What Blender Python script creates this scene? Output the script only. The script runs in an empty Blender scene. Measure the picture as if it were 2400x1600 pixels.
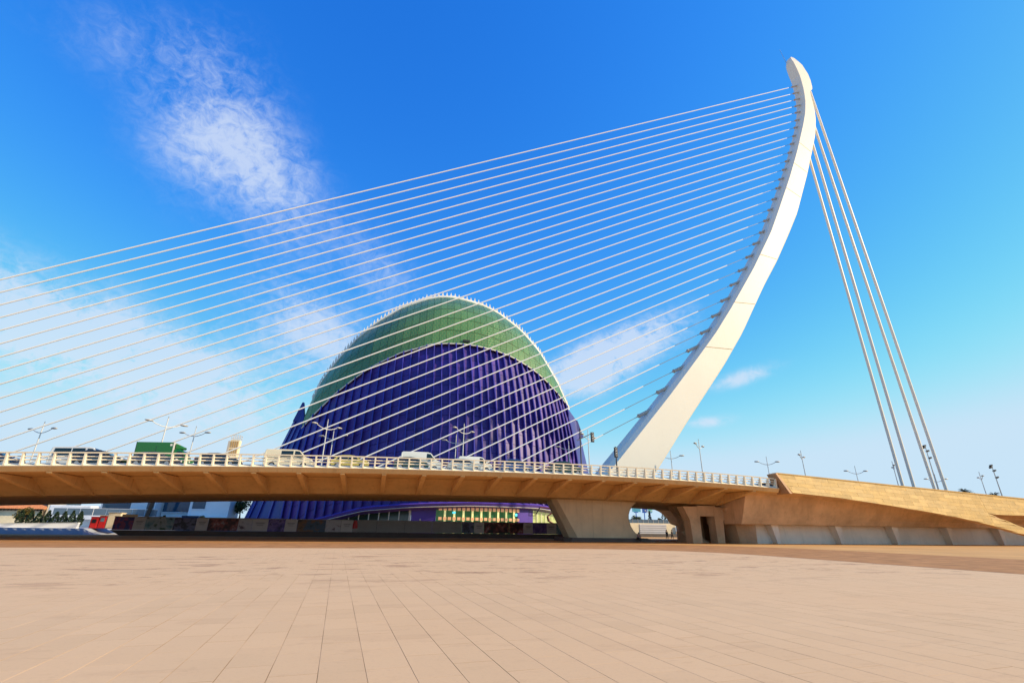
import bpy, bmesh, math, random
from mathutils import Vector, Matrix
random.seed(7)
D = bpy.data
SC = bpy.context.scene
COL = SC.collection
R = math.radians

# ------------------------------------------------------------------ camera
PITCH, ROLL, HEAD = R(21.5), R(0.70), R(14.6)
fw0 = Vector((math.sin(HEAD), math.cos(HEAD), 0)); rt0 = Vector((math.cos(HEAD), -math.sin(HEAD), 0)); zz = Vector((0, 0, 1))
fwd = fw0*math.cos(PITCH) + zz*math.sin(PITCH); upv = zz*math.cos(PITCH) - fw0*math.sin(PITCH)
cr = rt0*math.cos(ROLL) + upv*math.sin(ROLL); cu = upv*math.cos(ROLL) - rt0*math.sin(ROLL)
cam = D.cameras.new('camera'); camo = D.objects.new('camera', cam); COL.objects.link(camo)
cam.sensor_width = 36; cam.lens = 1115/2400*36; cam.clip_start = 0.1; cam.clip_end = 6000
m = Matrix((cr, cu, -fwd)).transposed().to_4x4(); m.translation = (0, 0, 1.5)
camo.matrix_world = m; SC.camera = camo

# ------------------------------------------------------------------ sun, sky, exposure
SUN_AZ, SUN_EL = R(180-68), R(30)            # azimuth clockwise from +Y (away from the camera, across the bridge)
sdir = Vector((math.sin(SUN_AZ)*math.cos(SUN_EL), math.cos(SUN_AZ)*math.cos(SUN_EL), math.sin(SUN_EL)))
sl = D.lights.new('sun', 'SUN'); sl.energy = 4.6; sl.angle = R(0.53); sl.color = (1.0, 0.82, 0.54)
so = D.objects.new('sun', sl); COL.objects.link(so); so.location = (60, -60, 80)
so.rotation_euler = sdir.to_track_quat('Z', 'Y').to_euler()
SC.view_settings.view_transform = 'Standard'; SC.view_settings.look = 'None'; SC.view_settings.gamma = 1
SC.view_settings.exposure = 0.5; SC.view_settings.use_curve_mapping = False

W = D.worlds.new('World'); SC.world = W; W.use_nodes = True
W.cycles.sampling_method = 'NONE'            # smooth sky: no need for importance sampling
nt = W.node_tree; nt.nodes.clear()
def N(t, **k):
    n = nt.nodes.new(t)
    for a, b in k.items(): setattr(n, a, b)
    return n
def mth(op, a, b=None, clamp=False):
    n = N('ShaderNodeMath', operation=op, use_clamp=clamp)
    for i, v in enumerate((a, b)):
        if v is None: continue
        if isinstance(v, (int, float)): n.inputs[i].default_value = v
        else: nt.links.new(v, n.inputs[i])
    return n.outputs[0]
sky = N('ShaderNodeTexSky', sky_type='NISHITA', sun_disc=False, sun_elevation=SUN_EL, sun_rotation=SUN_AZ)
sky.altitude = 10; sky.air_density = 1.0; sky.dust_density = 0.15; sky.ozone_density = 2.2
hs = N('ShaderNodeHueSaturation'); hs.inputs['Saturation'].default_value = 1.25; hs.inputs['Value'].default_value = 1.3
nt.links.new(sky.outputs[0], hs.inputs['Color'])
scl = N('ShaderNodeSeparateColor'); nt.links.new(hs.outputs[0], scl.inputs[0]); ccl = N('ShaderNodeCombineColor')
for i, (g_, k_) in enumerate(((1.60, .46), (1.08, .79), (.60, 1.95))):      # deep polarised blue, as through a filter
    sm = N('ShaderNodeMath', operation='SMOOTH_MIN'); nt.links.new(mth('MULTIPLY', mth('POWER', scl.outputs[i], g_), k_), sm.inputs[0])
    sm.inputs[1].default_value = (2.75, 3.65, 4.4)[i]; sm.inputs[2].default_value = (1.6, 1.8, .8)[i]; nt.links.new(sm.outputs[0], ccl.inputs[i])
tc = N('ShaderNodeTexCoord'); sep = N('ShaderNodeSeparateXYZ'); nt.links.new(tc.outputs['Generated'], sep.inputs[0])
az = mth('ARCTAN2', sep.outputs[0], sep.outputs[1]); el = mth('ARCSINE', sep.outputs[2])
def blob(a, e, ra, re, rot, amp):
    da = mth('SUBTRACT', az, R(a)); de = mth('SUBTRACT', el, R(e)); c, s = math.cos(R(rot)), math.sin(R(rot))
    u = mth('DIVIDE', mth('ADD', mth('MULTIPLY', da, c), mth('MULTIPLY', de, s)), R(ra))
    v = mth('DIVIDE', mth('SUBTRACT', mth('MULTIPLY', de, c), mth('MULTIPLY', da, s)), R(re))
    q = mth('ADD', mth('MULTIPLY', u, u), mth('MULTIPLY', v, v))
    return mth('MULTIPLY', mth('POWER', 2.718, mth('MULTIPLY', q, -1.0)), amp)
cov = None
for b in [(-24.5, 38.0, 7.2, 6.4, -20, 1.0), (-16, 34.4, 6.5, 4.6, -38, .72), (-34, 42, 10, 3.4, 22, .30), (-38, 16.4, 14, 4.2, -9, 1.3), (-23, 13.6, 13, 4.8, -14, 1.2),
          (-2.5, 28.0, 8, 4.0, -32, .55), (-10, 21, 8, 4.6, -24, .9), (29.5, 20.8, 7.5, 2.3, 16, 1.5), (24, 17.4, 5.5, 2.3, 12, 1.4), (42.0, 15.8, 3.8, .85, 12, 1.0), (37.5, 11.3, 2.5, .6, 3, 1.0)]:
    o = blob(*b); cov = o if cov is None else mth('ADD', cov, o)
def cloudnoise(scale, detail, rough, sx, sy, sz):
    mp = N('ShaderNodeMapping'); mp.inputs['Scale'].default_value = (sx, sy, sz); mp.inputs['Rotation'].default_value = (0, R(18), R(-14))
    nt.links.new(tc.outputs['Generated'], mp.inputs[0])
    n = N('ShaderNodeTexNoise'); n.inputs['Scale'].default_value = scale; n.inputs['Detail'].default_value = detail; n.inputs['Roughness'].default_value = rough
    n.inputs['Distortion'].default_value = 0.6
    nt.links.new(mp.outputs[0], n.inputs['Vector']); return n.outputs['Fac']
n1 = cloudnoise(4.5, 5, .62, 1, 1, 1.6); n2 = cloudnoise(46, 5, .7, 1, 1, 1.25)
tex = mth('ADD', mth('MULTIPLY', n1, 1.7), mth('MULTIPLY', n2, 1.2))
den = mth('MULTIPLY', cov, mth('SUBTRACT', tex, .98, True))
den = mth('MULTIPLY', den, 1.35, True)
mr = N('ShaderNodeMapRange', interpolation_type='SMOOTHSTEP'); mr.inputs['From Min'].default_value = .02; mr.inputs['From Max'].default_value = 1.0; mr.inputs['To Max'].default_value = .74
nt.links.new(den, mr.inputs['Value'])
mixc = N('ShaderNodeMix', data_type='RGBA'); nt.links.new(mr.outputs[0], mixc.inputs['Factor'])
nt.links.new(ccl.outputs[0], mixc.inputs['A']); mixc.inputs['B'].default_value = (3.3, 3.75, 4.5, 1)
bg = N('ShaderNodeBackground'); bg.inputs['Strength'].default_value = 0.15; wo = N('ShaderNodeOutputWorld')
nt.links.new(mixc.outputs['Result'], bg.inputs['Color']); nt.links.new(bg.outputs[0], wo.inputs['Surface'])

# ------------------------------------------------------------------ materials
def mat(name, col, rough=.6, metal=0.0, var=.12, scale=.6, bump=0.0, bscale=8, col2=None, spec=.5, emit=None, estr=0, coat=0):
    M = D.materials.new(name); M.use_nodes = True; t = M.node_tree; b = t.nodes['Principled BSDF']
    b.inputs['Roughness'].default_value = rough; b.inputs['Metallic'].default_value = metal; b.inputs['Specular IOR Level'].default_value = spec
    b.inputs['Coat Weight'].default_value = coat
    c = (*col, 1)
    if var > 0:
        g = t.nodes.new('ShaderNodeNewGeometry'); n = t.nodes.new('ShaderNodeTexNoise'); n.inputs['Scale'].default_value = scale; n.inputs['Detail'].default_value = 8; n.inputs['Roughness'].default_value = .65
        t.links.new(g.outputs['Position'], n.inputs['Vector'])
        rp = t.nodes.new('ShaderNodeValToRGB'); lo = tuple(max(0, x*(1-var*1.6)) for x in col); hi = tuple(min(1, x*(1+var)) for x in col)
        if col2: lo = col2
        rp.color_ramp.elements[0].position = .3; rp.color_ramp.elements[1].position = .7
        rp.color_ramp.elements[0].color = (*lo, 1); rp.color_ramp.elements[1].color = (*hi, 1)
        t.links.new(n.outputs['Fac'], rp.inputs[0]); t.links.new(rp.outputs[0], b.inputs['Base Color'])
        if bump:
            n2 = t.nodes.new('ShaderNodeTexNoise'); n2.inputs['Scale'].default_value = bscale; n2.inputs['Detail'].default_value = 6
            t.links.new(g.outputs['Position'], n2.inputs['Vector'])
            bp = t.nodes.new('ShaderNodeBump'); bp.inputs['Strength'].default_value = bump; bp.inputs['Distance'].default_value = .02
            t.links.new(n2.outputs['Fac'], bp.inputs['Height']); t.links.new(bp.outputs[0], b.inputs['Normal'])
    else: b.inputs['Base Color'].default_value = c
    if emit: b.inputs['Emission Color'].default_value = (*emit, 1); b.inputs['Emission Strength'].default_value = estr
    return M
def streaks(Mm, dark, amt=.35):
    t = Mm.node_tree; b = t.nodes['Principled BSDF']; src = b.inputs['Base Color'].links[0].from_socket
    g = t.nodes.new('ShaderNodeNewGeometry'); mp = t.nodes.new('ShaderNodeMapping'); mp.inputs['Scale'].default_value = (1.1, 1.1, .10); t.links.new(g.outputs['Position'], mp.inputs[0])
    n = t.nodes.new('ShaderNodeTexNoise'); n.inputs['Scale'].default_value = 1.6; n.inputs['Detail'].default_value = 8; n.inputs['Roughness'].default_value = .7; t.links.new(mp.outputs[0], n.inputs['Vector'])
    r = t.nodes.new('ShaderNodeMapRange'); r.inputs['From Min'].default_value = .52; r.inputs['From Max'].default_value = .75; r.inputs['To Max'].default_value = amt; t.links.new(n.outputs['Fac'], r.inputs['Value'])
    mx = t.nodes.new('ShaderNodeMix'); mx.data_type = 'RGBA'; t.links.new(r.outputs[0], mx.inputs['Factor']); t.links.new(src, mx.inputs['A']); mx.inputs['B'].default_value = (*dark, 1); t.links.new(mx.outputs['Result'], b.inputs['Base Color'])
    return Mm
M = {}
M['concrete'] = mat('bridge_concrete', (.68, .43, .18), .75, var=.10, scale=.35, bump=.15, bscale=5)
M['white_steel'] = mat('cream_painted_steel', (.86, .80, .66), .45, var=.025, scale=.15)
M['rail'] = mat('cream_railing_paint', (.86, .76, .57), .5, var=.06, scale=2)
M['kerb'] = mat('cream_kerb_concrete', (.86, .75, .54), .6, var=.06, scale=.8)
M['cable'] = mat('white_cable_sheath', (.92, .89, .82), .4, var=0)
M['bstay'] = mat('back_stay_sheath', (.86, .78, .64), .45, var=0)
M['strand'] = mat('grey_strand', (.30, .30, .29), .45, .4, var=0)
M['socket'] = mat('socket_steel', (.52, .45, .37), .5, var=.1, scale=3)
M['seam'] = mat('rusty_seam', (.42, .27, .10), .8, var=.2, scale=2)
M['asphalt'] = mat('asphalt', (.06, .06, .06), .85, var=.2, scale=3)
M['pier'] = mat('pier_concrete', (.74, .59, .39), .75, var=.10, scale=.3, bump=.15)
M['dark_plinth'] = mat('dark_plinth_stone', (.10, .085, .075), .7, var=.15)
M['stone'] = mat('ochre_stone_cladding', (.56, .34, .09), .7, var=.13, scale=.9, bump=.2, bscale=6)
M['stone_b'] = mat('ochre_stone_cladding_pale', (.60, .375, .115), .7, var=.13, scale=1.1, bump=.2, bscale=6)
M['stone_side'] = mat('ochre_stone_edge_shaded', (.40, .22, .11), .75, var=.1)  # shade on the raked end's side face put into the stone colour
M['abut'] = mat('abutment_concrete', (.66, .42, .235), .75, var=.2, scale=.28, bump=.15, bscale=4)
M['abut_low'] = mat('abutment_rendered_wall', (.88, .76, .63), .75, var=.08, scale=.3, bump=.1, bscale=4)
M['void'] = mat('deep_shadow_interior', (.05, .035, .025), .9, var=0)
M['black'] = mat('black_metal', (.015, .015, .017), .5, var=0)
M['dark'] = mat('dark_rubber', (.02, .02, .02), .8, var=0)
M['lamp'] = mat('lamp_grey_paint', (.62, .60, .56), .4, .2, var=0)
M['lamp_head'] = mat('lamp_head_grey', (.50, .46, .40), .4, .2, var=0)
M['navy'] = mat('blue_violet_panel', (.075, .033, .22), .55, var=.18, scale=.25)
M['fin'] = mat('blue_violet_fin', (.050, .040, .30), .5, var=.08, scale=.2)
M['navy_plain'] = mat('blue_end_wall', (.030, .035, .22), .5, var=.12, scale=.2)
M['lip'] = mat('violet_lip', (.09, .05, .34), .35, var=.1, scale=.4)
M['crest'] = mat('white_crest', (.78, .74, .64), .5, var=.05, scale=.5)
M['glass_green'] = mat('dark_green_glass', (.01, .035, .03), .08, var=0, spec=.6)
M['mullion'] = mat('pale_mullion', (.62, .60, .50), .4, var=0)
M['lit_glass'] = mat('lit_lobby_glass', (.02, .12, .06), .2, var=.5, scale=.5, emit=(.06, .16, .06), estr=.25)
M['lit_col'] = mat('lit_lobby_column', (.75, .70, .30), .5, var=0, emit=(.72, .72, .34), estr=.45)  # columns glow by themselves in place of light inside the lobby
M['lit_orange'] = mat('orange_lobby_lantern', (.62, .36, .20), .5, var=0, emit=(.65, .32, .16), estr=.35)
M['cyan_sign'] = mat('cyan_lit_sign', (.1, .6, .8), .5, var=0, emit=(.1, .75, .95), estr=.7)
M['white_wall'] = mat('white_render', (.74, .76, .80), .7, var=.05, scale=.4)
M['cream_wall'] = mat('cream_render', (.80, .66, .44), .75, var=.12, scale=.5)
M['tile'] = mat('terracotta_tile', (.52, .20, .08), .75, var=.2, scale=2)
M['blue_glass'] = mat('blue_tinted_glass', (.02, .06, .11), .08, var=0)
M['pane'] = mat('grey_glass_balustrade', (.12, .17, .22), .1, var=0)
M['hoard'] = mat('grey_hoarding', (.34, .33, .32), .7, var=.08)
M['hoard_white'] = mat('white_hoarding', (.62, .58, .57), .7, var=.04)
M['text_grey'] = mat('grey_print', (.18, .17, .17), .7, var=0)
M['red'] = mat('red_cabinet', (.55, .02, .02), .4, var=.1, scale=2)
M['cream_cab'] = mat('cream_cabinet', (.78, .66, .46), .55, var=.05)
M['bluebanner'] = mat('blue_sign', (.02, .12, .55), .5, var=0)
M['trunk'] = mat('bark', (.14, .09, .05), .9, var=.2, scale=3)
M['leaf'] = mat('leaf_green', (.045, .075, .018), .6, var=.5, scale=1.2)
M['cypress'] = mat('cypress_green', (.02, .045, .012), .7, var=.4, scale=1.4)
M['leaf_sunlit'] = mat('leaf_sunlit_gold', (.16, .12, .02), .6, var=.5, scale=1.2)  # warm sunlight on the foliage put into the leaf colour
M['palm'] = mat('palm_green', (.03, .045, .015), .55, var=.3, scale=2)
M['skin'] = mat('skin', (.45, .27, .18), .6, var=0)
M['hair'] = mat('dark_hair', (.02, .015, .01), .6, var=0)
M['cl_dark'] = mat('dark_cloth', (.02, .02, .025), .85, var=0)
M['cl_mauve'] = mat('mauve_cloth', (.22, .15, .17), .85, var=0)
M['cl_white'] = mat('white_cloth', (.7, .68, .64), .8, var=0)
M['liftred'] = mat('lift_dark_red', (.16, .02, .015), .5, var=0)
M['terr'] = mat('terrace_concrete', (.30, .33, .38), .8, var=.12, scale=.5)
M['tower'] = mat('pale_concrete_tower', (.72, .60, .40), .8, var=.12, scale=.2)
M['glass_car'] = mat('car_glass', (.010, .016, .018), .06, var=0, spec=.6)
M['tyre'] = mat('tyre', (.02, .02, .02), .8, var=0)
M['rim'] = mat('rim', (.45, .45, .46), .3, .8, var=0)
M['plate'] = mat('pale_lamp_lens', (.75, .72, .65), .2, var=0)
M['redlens'] = mat('red_lens', (.4, .01, .01), .2, var=0)

for k_, c_, a_ in (('concrete', (.26, .14, .05), .5), ('abut', (.34, .19, .09), .6), ('abut_low', (.55, .45, .36), .4), ('pier', (.40, .30, .19), .45), ('white_steel', (.66, .60, .47), .14), ('kerb', (.55, .40, .22), .5), ('stone', (.40, .22, .06), .4), ('navy', (.02, .012, .08), .5)): streaks(M[k_], c_, a_)
def per_piece(Mm, amt):            # small tone differences from one panel to the next
    t = Mm.node_tree; b = t.nodes['Principled BSDF']; src = b.inputs['Base Color'].links[0].from_socket; oi = t.nodes.new('ShaderNodeObjectInfo'); hv = t.nodes.new('ShaderNodeHueSaturation')
    r = t.nodes.new('ShaderNodeMapRange'); r.inputs['To Min'].default_value = 1-amt; r.inputs['To Max'].default_value = 1+amt; t.links.new(oi.outputs['Random'], r.inputs['Value']); t.links.new(r.outputs[0], hv.inputs['Value'])
    t.links.new(src, hv.inputs['Color']); t.links.new(hv.outputs[0], b.inputs['Base Color'])
per_piece(M['navy'], .22); per_piece(M['fin'], .15); per_piece(M['stone'], .10); per_piece(M['stone_b'], .10)
# light plaza stone: slab joints, tone differences and damp stains
def plaza_mat():
    Mm = D.materials.new('cream_plaza_stone'); Mm.use_nodes = True; t = Mm.node_tree; b = t.nodes['Principled BSDF']; b.inputs['Roughness'].default_value = .75; b.inputs['Specular IOR Level'].default_value = .2
    L = t.links.new
    g = t.nodes.new('ShaderNodeNewGeometry')
    mp = t.nodes.new('ShaderNodeMapping'); mp.inputs['Rotation'].default_value = (0, 0, R(-4-90)); mp.inputs['Scale'].default_value = (1, 1, 1)
    L(g.outputs['Position'], mp.inputs[0])
    br = t.nodes.new('ShaderNodeTexBrick'); br.offset = .5; br.inputs['Scale'].default_value = 1; br.inputs['Brick Width'].default_value = 1.0; br.inputs['Row Height'].default_value = .5
    br.inputs['Mortar Size'].default_value = .0045; br.inputs['Mortar Smooth'].default_value = .2; br.inputs['Bias'].default_value = 0
    br.inputs['Color1'].default_value = (.625, .422, .25, 1); br.inputs['Color2'].default_value = (.585, .395, .232, 1); br.inputs['Mortar'].default_value = (.33, .19, .085, 1)
    L(mp.outputs[0], br.inputs['Vector'])
    def noise(sc, det, rg, src=None):
        n = t.nodes.new('ShaderNodeTexNoise'); n.inputs['Scale'].default_value = sc; n.inputs['Detail'].default_value = det; n.inputs['Roughness'].default_value = rg
        L(src or g.outputs['Position'], n.inputs['Vector']); return n.outputs['Fac']
    def rng(v, a, b_, c, d):
        n = t.nodes.new('ShaderNodeMapRange'); n.interpolation_type = 'SMOOTHSTEP'
        for i, x in zip(('From Min', 'From Max', 'To Min', 'To Max'), (a, b_, c, d)): n.inputs[i].default_value = x
        L(v, n.inputs['Value']); return n.outputs[0]
    def mul(a, b_):
        n = t.nodes.new('ShaderNodeMath'); n.operation = 'MULTIPLY'; L(a, n.inputs[0]); L(b_, n.inputs[1]); return n.outputs[0]
    def mixrgb(f, a, bcol, mode='MIX'):
        n = t.nodes.new('ShaderNodeMix'); n.data_type = 'RGBA'; n.blend_type = mode
        if isinstance(f, float): n.inputs['Factor'].default_value = f
        else: L(f, n.inputs['Factor'])
        L(a, n.inputs['A'])
        if isinstance(bcol, tuple): n.inputs['B'].default_value = bcol
        else: L(bcol, n.inputs['B'])
        return n.outputs['Result']
    c = mixrgb(rng(noise(.5, 2, .5), .4, .62, .0, 1.0), br.outputs['Color'], (.608, .41, .242, 1))    # joints fade in places
    # broad tone and pinkish blotches
    c = mixrgb(rng(noise(.16, 4, .55), .35, .7, 0, .30), c, (.62, .39, .215, 1))
    c = mixrgb(rng(noise(1.3, 9, .72), .55, .82, 0, .35), c, (.42, .27, .15, 1))
    # foot-worn grain
    c = mixrgb(rng(noise(22, 6, .7), .50, .75, 0, .22), c, (.36, .25, .17, 1))
    # damp stains in a band half way to the bridge
    sp = t.nodes.new('ShaderNodeSeparateXYZ'); L(g.outputs['Position'], sp.inputs[0])
    band = mul(rng(sp.outputs[1], 13, 20, .12, 1), rng(sp.outputs[1], 29, 38, 1, 0))
    mps = t.nodes.new('ShaderNodeMapping'); mps.inputs['Scale'].default_value = (.55, 1.5, 1); mps.inputs['Rotation'].default_value = (0, 0, R(5)); L(g.outputs['Position'], mps.inputs[0])
    st = rng(noise(.55, 12, .74, mps.outputs[0]), .548, .59, 0, .72)
    c = mixrgb(mul(st, band), c, (.33, .19, .115, 1))
    st2 = rng(noise(2.2, 10, .78, mps.outputs[0]), .565, .61, 0, .65)
    c = mixrgb(mul(st2, band), c, (.29, .175, .10, 1))
    L(c, b.inputs['Base Color'])
    bp = t.nodes.new('ShaderNodeBump'); bp.inputs['Strength'].default_value = .25; bp.inputs['Distance'].default_value = .004; L(noise(30, 6, .7), bp.inputs['Height']); L(bp.outputs[0], b.inputs['Normal'])
    return Mm
M['plaza'] = plaza_mat(); per_piece(M['plaza'], .025)
M['brown'] = mat('brown_border_paving', (.40, .20, .085), .85, var=.22, scale=.8, bump=.3, bscale=14, spec=.15)
M['tan'] = mat('tan_ground_paving', (.56, .32, .13), .85, var=.12, scale=.15, bump=.2, bscale=9, spec=.15)

def wave_green():
    Mm = mat('green_glazed_tile', (.085, .21, .075), .32, var=.25, scale=.5); t = Mm.node_tree; b = t.nodes['Principled BSDF']
    g = t.nodes.new('ShaderNodeNewGeometry'); mp = t.nodes.new('ShaderNodeMapping'); mp.inputs['Rotation'].default_value = (0, 0, 0); t.links.new(g.outputs['Position'], mp.inputs[0])
    br = t.nodes.new('ShaderNodeTexBrick'); mp.inputs['Rotation'].default_value = (R(-90), 0, 0); br.inputs['Scale'].default_value = 1; br.inputs['Brick Width'].default_value = .9; br.inputs['Row Height'].default_value = .85
    br.inputs['Mortar Size'].default_value = .10; br.inputs['Mortar Smooth'].default_value = .5
    br.inputs['Color1'].default_value = (.065, .185, .052, 1); br.inputs['Color2'].default_value = (.082, .205, .06, 1); br.inputs['Mortar'].default_value = (.14, .20, .055, 1)
    t.links.new(mp.outputs[0], br.inputs['Vector']); t.links.new(br.outputs['Color'], b.inputs['Base Color'])
    bp = t.nodes.new('ShaderNodeBump'); bp.inputs['Strength'].default_value = .5; bp.inputs['Distance'].default_value = .06; t.links.new(br.outputs['Fac'], bp.inputs['Height']); bp.invert = True; t.links.new(bp.outputs[0], b.inputs['Normal'])
    return Mm
M['green'] = wave_green(); per_piece(M['green'], .12); M['green_joint'] = mat('ochre_green_joint', (.17, .15, .04), .6, var=.1)

def poster_mat(name, cols, scale, seed):
    Mm = D.materials.new(name); Mm.use_nodes = True; t = Mm.node_tree; b = t.nodes['Principled BSDF']; b.inputs['Roughness'].default_value = .5
    g = t.nodes.new('ShaderNodeTexCoord'); mp = t.nodes.new('ShaderNodeMapping'); mp.inputs['Location'].default_value = (seed*3.1, seed*1.7, seed); t.links.new(g.outputs['Object'], mp.inputs[0])
    n = t.nodes.new('ShaderNodeTexNoise'); n.inputs['Scale'].default_value = scale; n.inputs['Detail'].default_value = 3; t.links.new(mp.outputs[0], n.inputs['Vector'])
    rp = t.nodes.new('ShaderNodeValToRGB'); rp.color_ramp.interpolation = 'EASE'
    k = len(cols)
    while len(rp.color_ramp.elements) < k: rp.color_ramp.elements.new(.5)
    for i, c in enumerate(cols): rp.color_ramp.elements[i].position = .3 + .4*i/(k-1); rp.color_ramp.elements[i].color = (*c, 1)
    t.links.new(n.outputs['Fac'], rp.inputs[0]); t.links.new(rp.outputs[0], b.inputs['Base Color']); return Mm

# ------------------------------------------------------------------ mesh helpers
ORG = {}
def empty(name, loc=(0, 0, 0), rz=0):
    o = D.objects.new(name, None); COL.objects.link(o); o.location = loc; o.rotation_euler = (0, 0, rz); o.empty_display_size = .5
    ORG[o] = Vector(loc); return o
def tag(o, label=None, cat=None, group=None, kind=None):
    if label: o['label'] = label
    if cat: o['category'] = cat
    if group: o['group'] = group
    if kind: o['kind'] = kind
    return o
class MB:
    def __init__(s): s.v = []; s.f = []; s.mi = []
    def add(s, vs, fs, mi=0):
        k = len(s.v); s.v += [tuple(p) for p in vs]; s.f += [tuple(i+k for i in f) for f in fs]; s.mi += [mi]*len(fs); return s
    def box(s, x0, x1, y0, y1, z0, z1, mi=0):
        return s.add([(x0,y0,z0),(x1,y0,z0),(x1,y1,z0),(x0,y1,z0),(x0,y0,z1),(x1,y0,z1),(x1,y1,z1),(x0,y1,z1)],
                     [(0,3,2,1),(4,5,6,7),(0,1,5,4),(1,2,6,5),(2,3,7,6),(3,0,4,7)], mi)
    def hexa(s, a, b, mi=0):            # two quads (4 pts each), matching order
        return s.add(list(a)+list(b), [(3,2,1,0),(4,5,6,7),(0,1,5,4),(1,2,6,5),(2,3,7,6),(3,0,4,7)], mi)
    def loft(s, rings, cap=True, closed=True, mi=0):
        n = len(rings[0]); vs = [p for r in rings for p in r]; fs = []
        for i in range(len(rings)-1):
            for j in range(n if closed else n-1):
                k = (j+1) % n; fs.append((i*n+j, i*n+k, (i+1)*n+k, (i+1)*n+j))
        if cap: fs.append(tuple(range(n))[::-1]); fs.append(tuple((len(rings)-1)*n+j for j in range(n)))
        return s.add(vs, fs, mi)
    def tube(s, p, q, r, r2=None, n=8, mi=0):
        p, q = Vector(p), Vector(q); d = (q-p).normalized(); a = d.orthogonal().normalized(); b = d.cross(a); r2 = r if r2 is None else r2
        ring = lambda c, rr: [c+(a*math.cos(2*math.pi*i/n)+b*math.sin(2*math.pi*i/n))*rr for i in range(n)]
        return s.loft([ring(p, r), ring(q, r2)], mi=mi)
    def path(s, pts, rs, n=8, mi=0):
        pts = [Vector(p) for p in pts]; rings = []
        for i, p in enumerate(pts):
            d = (pts[min(i+1, len(pts)-1)]-pts[max(i-1, 0)]).normalized(); a = Vector((0, 1, 0)).cross(d)
            a = a.normalized() if a.length > .1 else Vector((1, 0, 0)).cross(d).normalized(); b = d.cross(a); r = rs[i] if isinstance(rs, (list, tuple)) else rs
            rings.append([p+(a*math.cos(2*math.pi*k/n)+b*math.sin(2*math.pi*k/n))*r for k in range(n)])
        return s.loft(rings, mi=mi)
    def prismY(s, poly, y0, y1, mi=0):  # poly in (x,z)
        return s.loft([[(x, y0, z) for x, z in poly], [(x, y1, z) for x, z in poly]], mi=mi)
    def prismX(s, poly, x0, x1, mi=0):  # poly in (y,z)
        return s.loft([[(x0, y, z) for y, z in poly], [(x1, y, z) for y, z in poly]], mi=mi)
    def ball(s, c, rx, ry, rz, n=10, m_=6, mi=0):
        rings = []
        for i in range(1, m_):
            ph = math.pi*i/m_; rings.append([(c[0]+rx*math.sin(ph)*math.cos(2*math.pi*k/n), c[1]+ry*math.sin(ph)*math.sin(2*math.pi*k/n), c[2]+rz*math.cos(ph)) for k in range(n)])
        return s.loft(rings, mi=mi)
    def mesh(s, name, mats, org=Vector((0, 0, 0)), smooth=False):
        me = D.meshes.new(name); me.from_pydata([(x-org[0], y-org[1], z-org[2]) for x, y, z in s.v], [], s.f)
        for mm in (mats if isinstance(mats, (list, tuple)) else [mats]): me.materials.append(mm)
        for p, i in zip(me.polygons, s.mi): p.material_index = i
        bm = bmesh.new(); bm.from_mesh(me); bmesh.ops.recalc_face_normals(bm, faces=bm.faces); bm.to_mesh(me); bm.free()
        if smooth:
            for p in me.polygons: p.use_smooth = True
        return me
    def build(s, name, mats, parent=None, smooth=False, bevel=0, segs=2):
        org = ORG.get(parent, Vector((0, 0, 0))) if parent else Vector((0, 0, 0))
        o = D.objects.new(name, s.mesh(name, mats, org, smooth)); COL.objects.link(o)
        if parent: o.parent = parent
        ORG[o] = org
        if bevel:
            b = o.modifiers.new('bevel', 'BEVEL'); b.width = bevel; b.segments = segs; b.limit_method = 'ANGLE'; b.angle_limit = R(35)
        return o
def part(name, mesh, parent, loc=(0, 0, 0)):      # object sharing mesh data, placed in world coordinates
    o = D.objects.new(name, mesh); COL.objects.link(o); o.parent = parent; o.location = Vector(loc)-ORG[parent]; ORG[o] = Vector(loc); return o
def kids(o): return [c for c in D.objects if c.parent == o]
CH = {}
def copy_tree(o, parent=None):
    c = o.copy(); COL.objects.link(c); c.parent = parent
    for k in CH.setdefault(o, kids(o)): copy_tree(k, c)
    return c
def interp(tab, x):
    if x <= tab[0][0]: return tab[0][1:] if len(tab[0]) > 2 else tab[0][1]
    for a, b in zip(tab, tab[1:]):
        if x <= b[0]:
            t = (x-a[0])/(b[0]-a[0]); r = tuple(p+(q-p)*t for p, q in zip(a[1:], b[1:])); return r if len(r) > 1 else r[0]
    return tab[-1][1:] if len(tab[-1]) > 2 else tab[-1][1]

# ------------------------------------------------------------------ ground
def sheet(name, pts, z, mt):
    me = D.meshes.new(name); me.from_pydata([(x, y, z) for x, y in pts], [], [tuple(range(len(pts)))]); me.materials.append(mt)
    o = D.objects.new(name, me); COL.objects.link(o); ORG[o] = Vector((0, 0, 0)); tag(o, kind='structure'); return o
ground = sheet('ground', [(-3000, -3000), (3000, -3000), (3000, 3000), (-3000, 3000)], 0, M['tan'])
def rounded(xr, yt, r):
    pts = [(-140, -60), (xr, -60)]
    for i in range(13): a = i/12*math.pi/2; pts.append((xr-r+r*math.cos(a), yt-r+r*math.sin(a)))
    return pts + [(-140, yt)]
border = sheet('brown_paving', rounded(41.7, 57.2, 17), .004, M['brown'])
plaza = sheet('plaza_paving', rounded(25.8, 41.2, 11), .010, M['plaza'])
mb = MB()                                           # narrow drain slot along the right edge of the light paving
edge = rounded(25.8, 41.2, 11)[1:14]
for a, b in zip(edge, edge[1:]):
    d = Vector((b[0]-a[0], b[1]-a[1])).normalized(); n = Vector((d.y, -d.x))*.10
    mb.add([(a[0], a[1], .016), (b[0], b[1], .016), (b[0]+n.x, b[1]+n.y, .016), (a[0]+n.x, a[1]+n.y, .016)], [(0, 1, 2, 3)])
drain = mb.build('drain_channel', M['dark_plinth'], plaza)
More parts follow.
